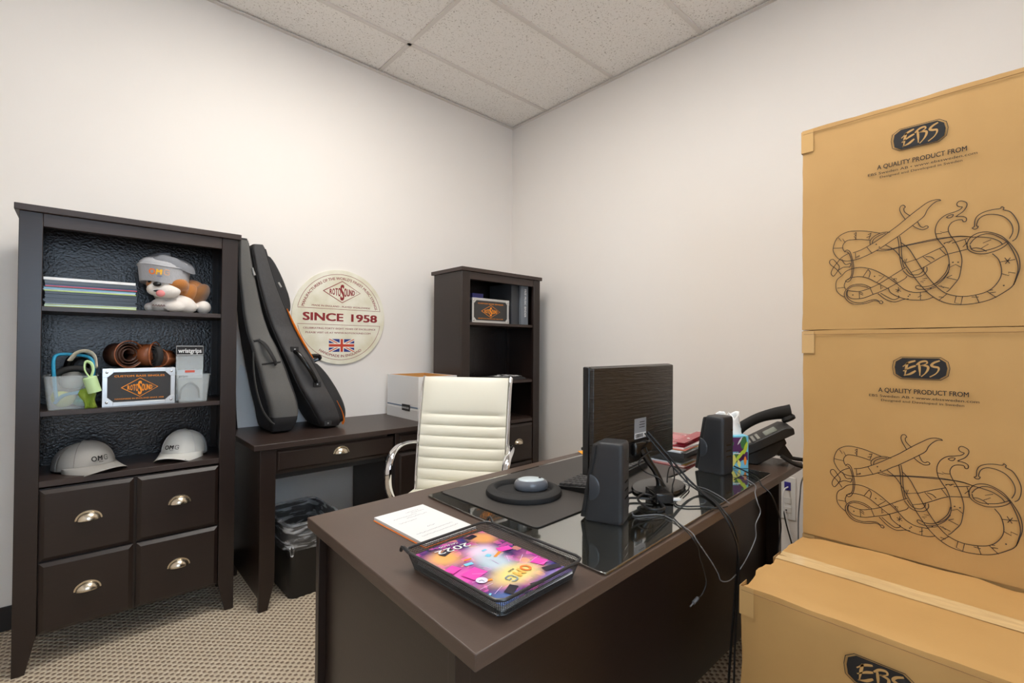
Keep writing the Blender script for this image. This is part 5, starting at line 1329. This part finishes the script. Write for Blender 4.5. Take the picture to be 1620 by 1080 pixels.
o = obj('tissue', MB().rings(rows, cap=False, closed=False), tm, t); s_ = o.modifiers.new('thickness', 'SOLIDIFY'); s_.thickness = .0008
o = obj('tissue_fold', MB().rings([[Vector((-.03+.075*u+.01*v, -.012+.022*v, h+.03+.020*sin(u*3)+.030*v*(1-u)+.012*sin(u*9+v*4)-.02*u*u)) for v in [j/6 for j in range(7)]] for u in [i/12 for i in range(13)]], cap=False, closed=False), tm, t); s_ = o.modifiers.new('thickness', 'SOLIDIFY'); s_.thickness = .0008
# telephone
t = thing('desk_telephone', 'black desk telephone with its handset, at the right end of the desk', 'telephone', (-.622, -2.160, ZD), R(207.6))
My = Matrix(((0, 0, 1, 0), (1, 0, 0, 0), (0, 1, 0, 0), (0, 0, 0, 1)))      # (y,z) outline extruded along x
PH = mat('phone_black', (40, 39, 38), .5, bump=.2, bscale=800)
obj('face_slab', MB().prism([(-.098, .034), (-.104, .052), (.060, .150), (.088, .150), (.092, .128), (-.080, .028)], -.085, .085, My), PH, t, bevel=.004)
obj('base_body', MB().prism([(-.084, .026), (-.078, .004), (-.030, .001), (.030, .040), (.068, .090), (.060, .108)], -.072, .072, My), PH, t, bevel=.004)
obj('stand', MB().prism([(.030, .045), (.062, .085), (.090, .040), (.085, .028), (.060, .034)], -.055, .055, My).tube([(.060, .050, .040), (.064, .10, .012), (.064, .150, .006)], .008, 8, smooth=4).tube([(-.060, .050, .040), (-.064, .10, .012), (-.064, .150, .006)], .008, 8, smooth=4).tube([(-.066, .150, .0075), (.066, .150, .0075)], .0065, 8), PH, t, bevel=.001)
km2 = MB()
nd = Vector((0, -.513, .858)); ud = Vector((0, .858, .513))
kk = obj('display', MB().add([Vector((-.02, -.104, .052))+Vector((a, 0, 0))+ud*b2+nd*.0008 for a, b2 in ((0, .118), (.09, .118), (.09, .165), (0, .165))], [(0, 1, 2, 3)]), mat('phone_display', (110, 118, 108), .2), t, smooth=False)
key = None
for r_ in range(5):
    for c_ in range(5):
        p = Vector((-.012+.020*c_, -.104, .052))+ud*(.020+.018*r_)
        if key is None: key = o = obj('key', MB().box(-.0070, .0070, -.0055, .0055, 0, .0045, Matrix.Rotation(math.atan2(.513, .858), 4, 'X')), mat('phone_key', (150, 148, 142), .5), t, bevel=.001)
        else: o = key.copy(); COL.objects.link(o); o.parent = t
        o.location = p
hs = obj('handset', MB().tube([(-.060, -.112, .062), (-.060, -.100, .090), (-.060, -.065, .128), (-.060, -.010, .163), (-.060, .050, .184), (-.060, .104, .193)], lambda q: .017+.010*(2*abs(q-.5))**2, 14, smooth=6, flat=(1.15, .72)), BLACKR, t)
obj('earpiece', MB().lathe([(.024, 0), (.026, .010), (.020, .020)], 24, M=Matrix.Translation((-.060, .100, .160)) @ Matrix.Rotation(.5, 4, 'X')), BLACKR, hs)
obj('mouthpiece', MB().lathe([(.022, 0), (.025, .010), (.020, .022)], 24, M=Matrix.Translation((-.060, -.092, .056)) @ Matrix.Rotation(.6, 4, 'X')), BLACKR, hs)
cc = MB(); pts = []
for i in range(0, 241): u = i/240; a = u*2*pi*26; c = Vector((-.088-.03*sin(pi*u), -.07+.15*u, .012+.002)); pts.append(c+Vector((.0055*cos(a), 0, .0055*sin(a))))
obj('coiled_cord', cc.tube(pts, .0014, 5), BLACKR, t)

# wall outlet and cables
t = thing('wall_outlet', 'white wall outlet plate behind the right end of the desk', 'outlet', (0, -2.052, .448))
obj('cover_plate', MB().box(-.006, -.0005, -.036, .036, -.105, .105), WHITEP, t, bevel=.002)
for z in (-.058, -.012): obj('socket', MB().box(-.0085, -.006, -.017, .017, z-.014, z+.014), mat('socket_white', (222, 220, 216), .4), t, bevel=.001)
obj('data_socket', MB().box(-.010, -.006, -.014, .014, .04, .08), mat('purple_blue_plastic', (60, 50, 140), .5), t, bevel=.001)
CBK = mat('black_cable', (22, 22, 24), .45); CGY = mat('grey_cable', (112, 114, 118), .4); CWH = mat('white_cable', (228, 228, 230), .45)
def cable(pts, r, m, label, name='cable', extra=None):
    c = Vector(pts[0]); o = obj(name, MB().tube([Vector(p)-c for p in pts], r, 8, smooth=8), m, loc=c); tag(o, label, 'cable'); return o
cable([(-.012, -2.055, .505), (-.05, -2.050, .495), (-.055, -2.048, .44), (-.045, -2.065, .34), (-.03, -2.093, .22), (-.03, -2.15, .05), (-.05, -2.25, .012)], .0032, CWH, 'white cable plugged into the wall outlet beneath the desk end')
cable([(-.012, -2.048, .390), (-.035, -2.046, .375), (-.04, -2.07, .28), (-.03, -2.11, .15), (-.05, -2.2, .012)], .0035, CBK, 'black power cable running down the wall from the outlet')
cable([(-.51, -2.285, .716), (-.30, -2.20, .62), (-.12, -2.14, .50), (-.06, -2.115, .34), (-.05, -2.12, .15), (-.06, -2.16, .012)], .0030, CGY, 'grey cable dropping from the phone end of the desk by the wall')
cable([(-1.285, -2.052, .925), (-1.262, -2.105, .862), (-1.222, -2.150, .790), (-1.222, -2.200, .757), (-1.275, -2.262, .756), (-1.335, -2.312, .757), (-1.350, -2.342, .738), (-1.322, -2.345, .680), (-1.304, -2.338, .610), (-1.312, -2.335, .53), (-1.34, -2.33, .30), (-1.36, -2.33, .012)], .0032, CBK, 'black video cable arching from the monitor over the near desk edge')
cable([(-1.300, -2.052, .922), (-1.275, -2.110, .850), (-1.238, -2.160, .780), (-1.235, -2.205, .7575), (-1.290, -2.268, .756), (-1.352, -2.316, .757), (-1.372, -2.345, .735), (-1.335, -2.350, .670), (-1.312, -2.345, .590), (-1.318, -2.342, .50), (-1.33, -2.34, .30), (-1.33, -2.345, .012)], .0026, CBK, 'second black monitor cable running alongside the video cable')
o = cable([(-1.580, -2.190, .765), (-1.560, -2.205, .7545), (-1.515, -2.222, .7545), (-1.480, -2.240, .7545), (-1.520, -2.290, .7545), (-1.556, -2.336, .751), (-1.542, -2.345, .725), (-1.527, -2.342, .697), (-1.503, -2.34, .659), (-1.490, -2.34, .625), (-1.505, -2.338, .602), (-1.525, -2.336, .598)], .0016, CBK, 'thin black audio cable hanging over the near desk edge ending in a plug')
pl = MB().tube([(0, 0, 0), (-.022, 0, -.004)], .0042, 10).tube([(-.022, 0, -.004), (-.037, 0, -.007)], .0018, 8)
obj('audio_plug', pl, GREYP, o, loc=(.055, -.146, -.167))
cable([(-1.570, -2.185, .770), (-1.545, -2.180, .7545), (-1.490, -2.216, .7545), (-1.505, -2.270, .7545), (-1.540, -2.328, .754), (-1.545, -2.343, .742), (-1.470, -2.341, .672), (-1.425, -2.339, .627), (-1.400, -2.336, .598), (-1.355, -2.335, .582), (-1.312, -2.335, .583), (-1.250, -2.335, .600), (-1.197, -2.335, .627), (-1.170, -2.335, .650), (-1.172, -2.335, .685), (-1.137, -2.335, .711), (-1.145, -2.33, .740), (-1.110, -2.310, .756), (-1.022, -2.278, .7545), (-.962, -2.226, .7545), (-.912, -2.166, .765)], .0015, CGY, 'long grey speaker wire looping below the desk edge between both speakers')
cable([(-.905, -2.163, .775), (-.880, -2.190, .7585), (-.930, -2.250, .757), (-1.000, -2.290, .752), (-1.025, -2.325, .738), (-.976, -2.330, .670), (-.953, -2.33, .615), (-.986, -2.33, .534), (-1.010, -2.33, .35), (-1.02, -2.33, .012)], .0022, CBK, 'black cable from the far speaker dropping straight over the desk edge')
cable([(-1.150, -2.100, .7545), (-1.170, -2.150, .7545), (-1.180, -2.198, .7545), (-1.226, -2.263, .7545), (-1.262, -2.300, .754)], .0013, CGY, 'short pale wire lying on the glass towards the near edge')
cable([(-1.345, -2.176, .762), (-1.382, -2.204, .7545), (-1.377, -2.229, .7545), (-1.344, -2.258, .7545), (-1.326, -2.294, .7545), (-1.290, -2.305, .7545)], .0022, CBK, 'black wire running from the adapter brick to the desk edge')
cable([(-1.470, -2.105, .7575), (-1.440, -2.095, .759), (-1.400, -2.150, .757), (-1.440, -2.200, .756), (-1.480, -2.180, .758), (-1.450, -2.125, .763), (-1.405, -2.120, .768), (-1.400, -2.170, .762)], .0034, CBK, 'coil of thick black cable bunched beside the adapter brick')
cable([(-1.345, -2.150, .785), (-1.330, -2.120, .80), (-1.345, -2.080, .815), (-1.370, -2.075, .845), (-1.320, -2.080, .868), (-1.255, -2.085, .862), (-1.215, -2.095, .825), (-1.222, -2.11, .785), (-1.270, -2.130, .768), (-1.32, -2.16, .762)], .0020, CBK, 'thin black cable looped around the monitor neck')
cable([(-1.275, -2.115, .775), (-1.262, -2.110, .800), (-1.225, -2.100, .815), (-1.175, -2.105, .795), (-1.172, -2.125, .768), (-1.215, -2.155, .757), (-1.290, -2.175, .756)], .0020, CBK, 'thin black cable loop lying over the monitor base')
cable([(-.93, -2.33, .012), (-.99, -2.345, .02), (-1.10, -2.39, .010), (-1.25, -2.44, .009), (-1.36, -2.36, .012)], .004, CBK, 'black cables lying on the carpet beside the front box')

# repeats of one kind share a group phrase
GR = {'cardboard_box': 'serpent printed cardboard boxes stacked at the right', 'computer_speaker': 'pair of computer speakers on the glass top', 'ceiling_light': 'recessed ceiling panels', 'bookcase': 'matching dark wood bookcases',
      'instrument_bag': 'instrument bags leaning on the side desk', 'baseball_cap': 'trucker caps on the third shelf', 'string_case': 'aluminium edged string cases', 'rolled_strap': 'leather straps rolled up on the string case',
      'plastic_bin': 'clear plastic bins on the second shelf', 'cable': 'cables around the main desk'}
for o in list(COL.objects):
    if o.parent is None and 'label' in o and 'group' not in o:
        g = GR.get(o.name.split('.')[0])
        if g: o['group'] = g
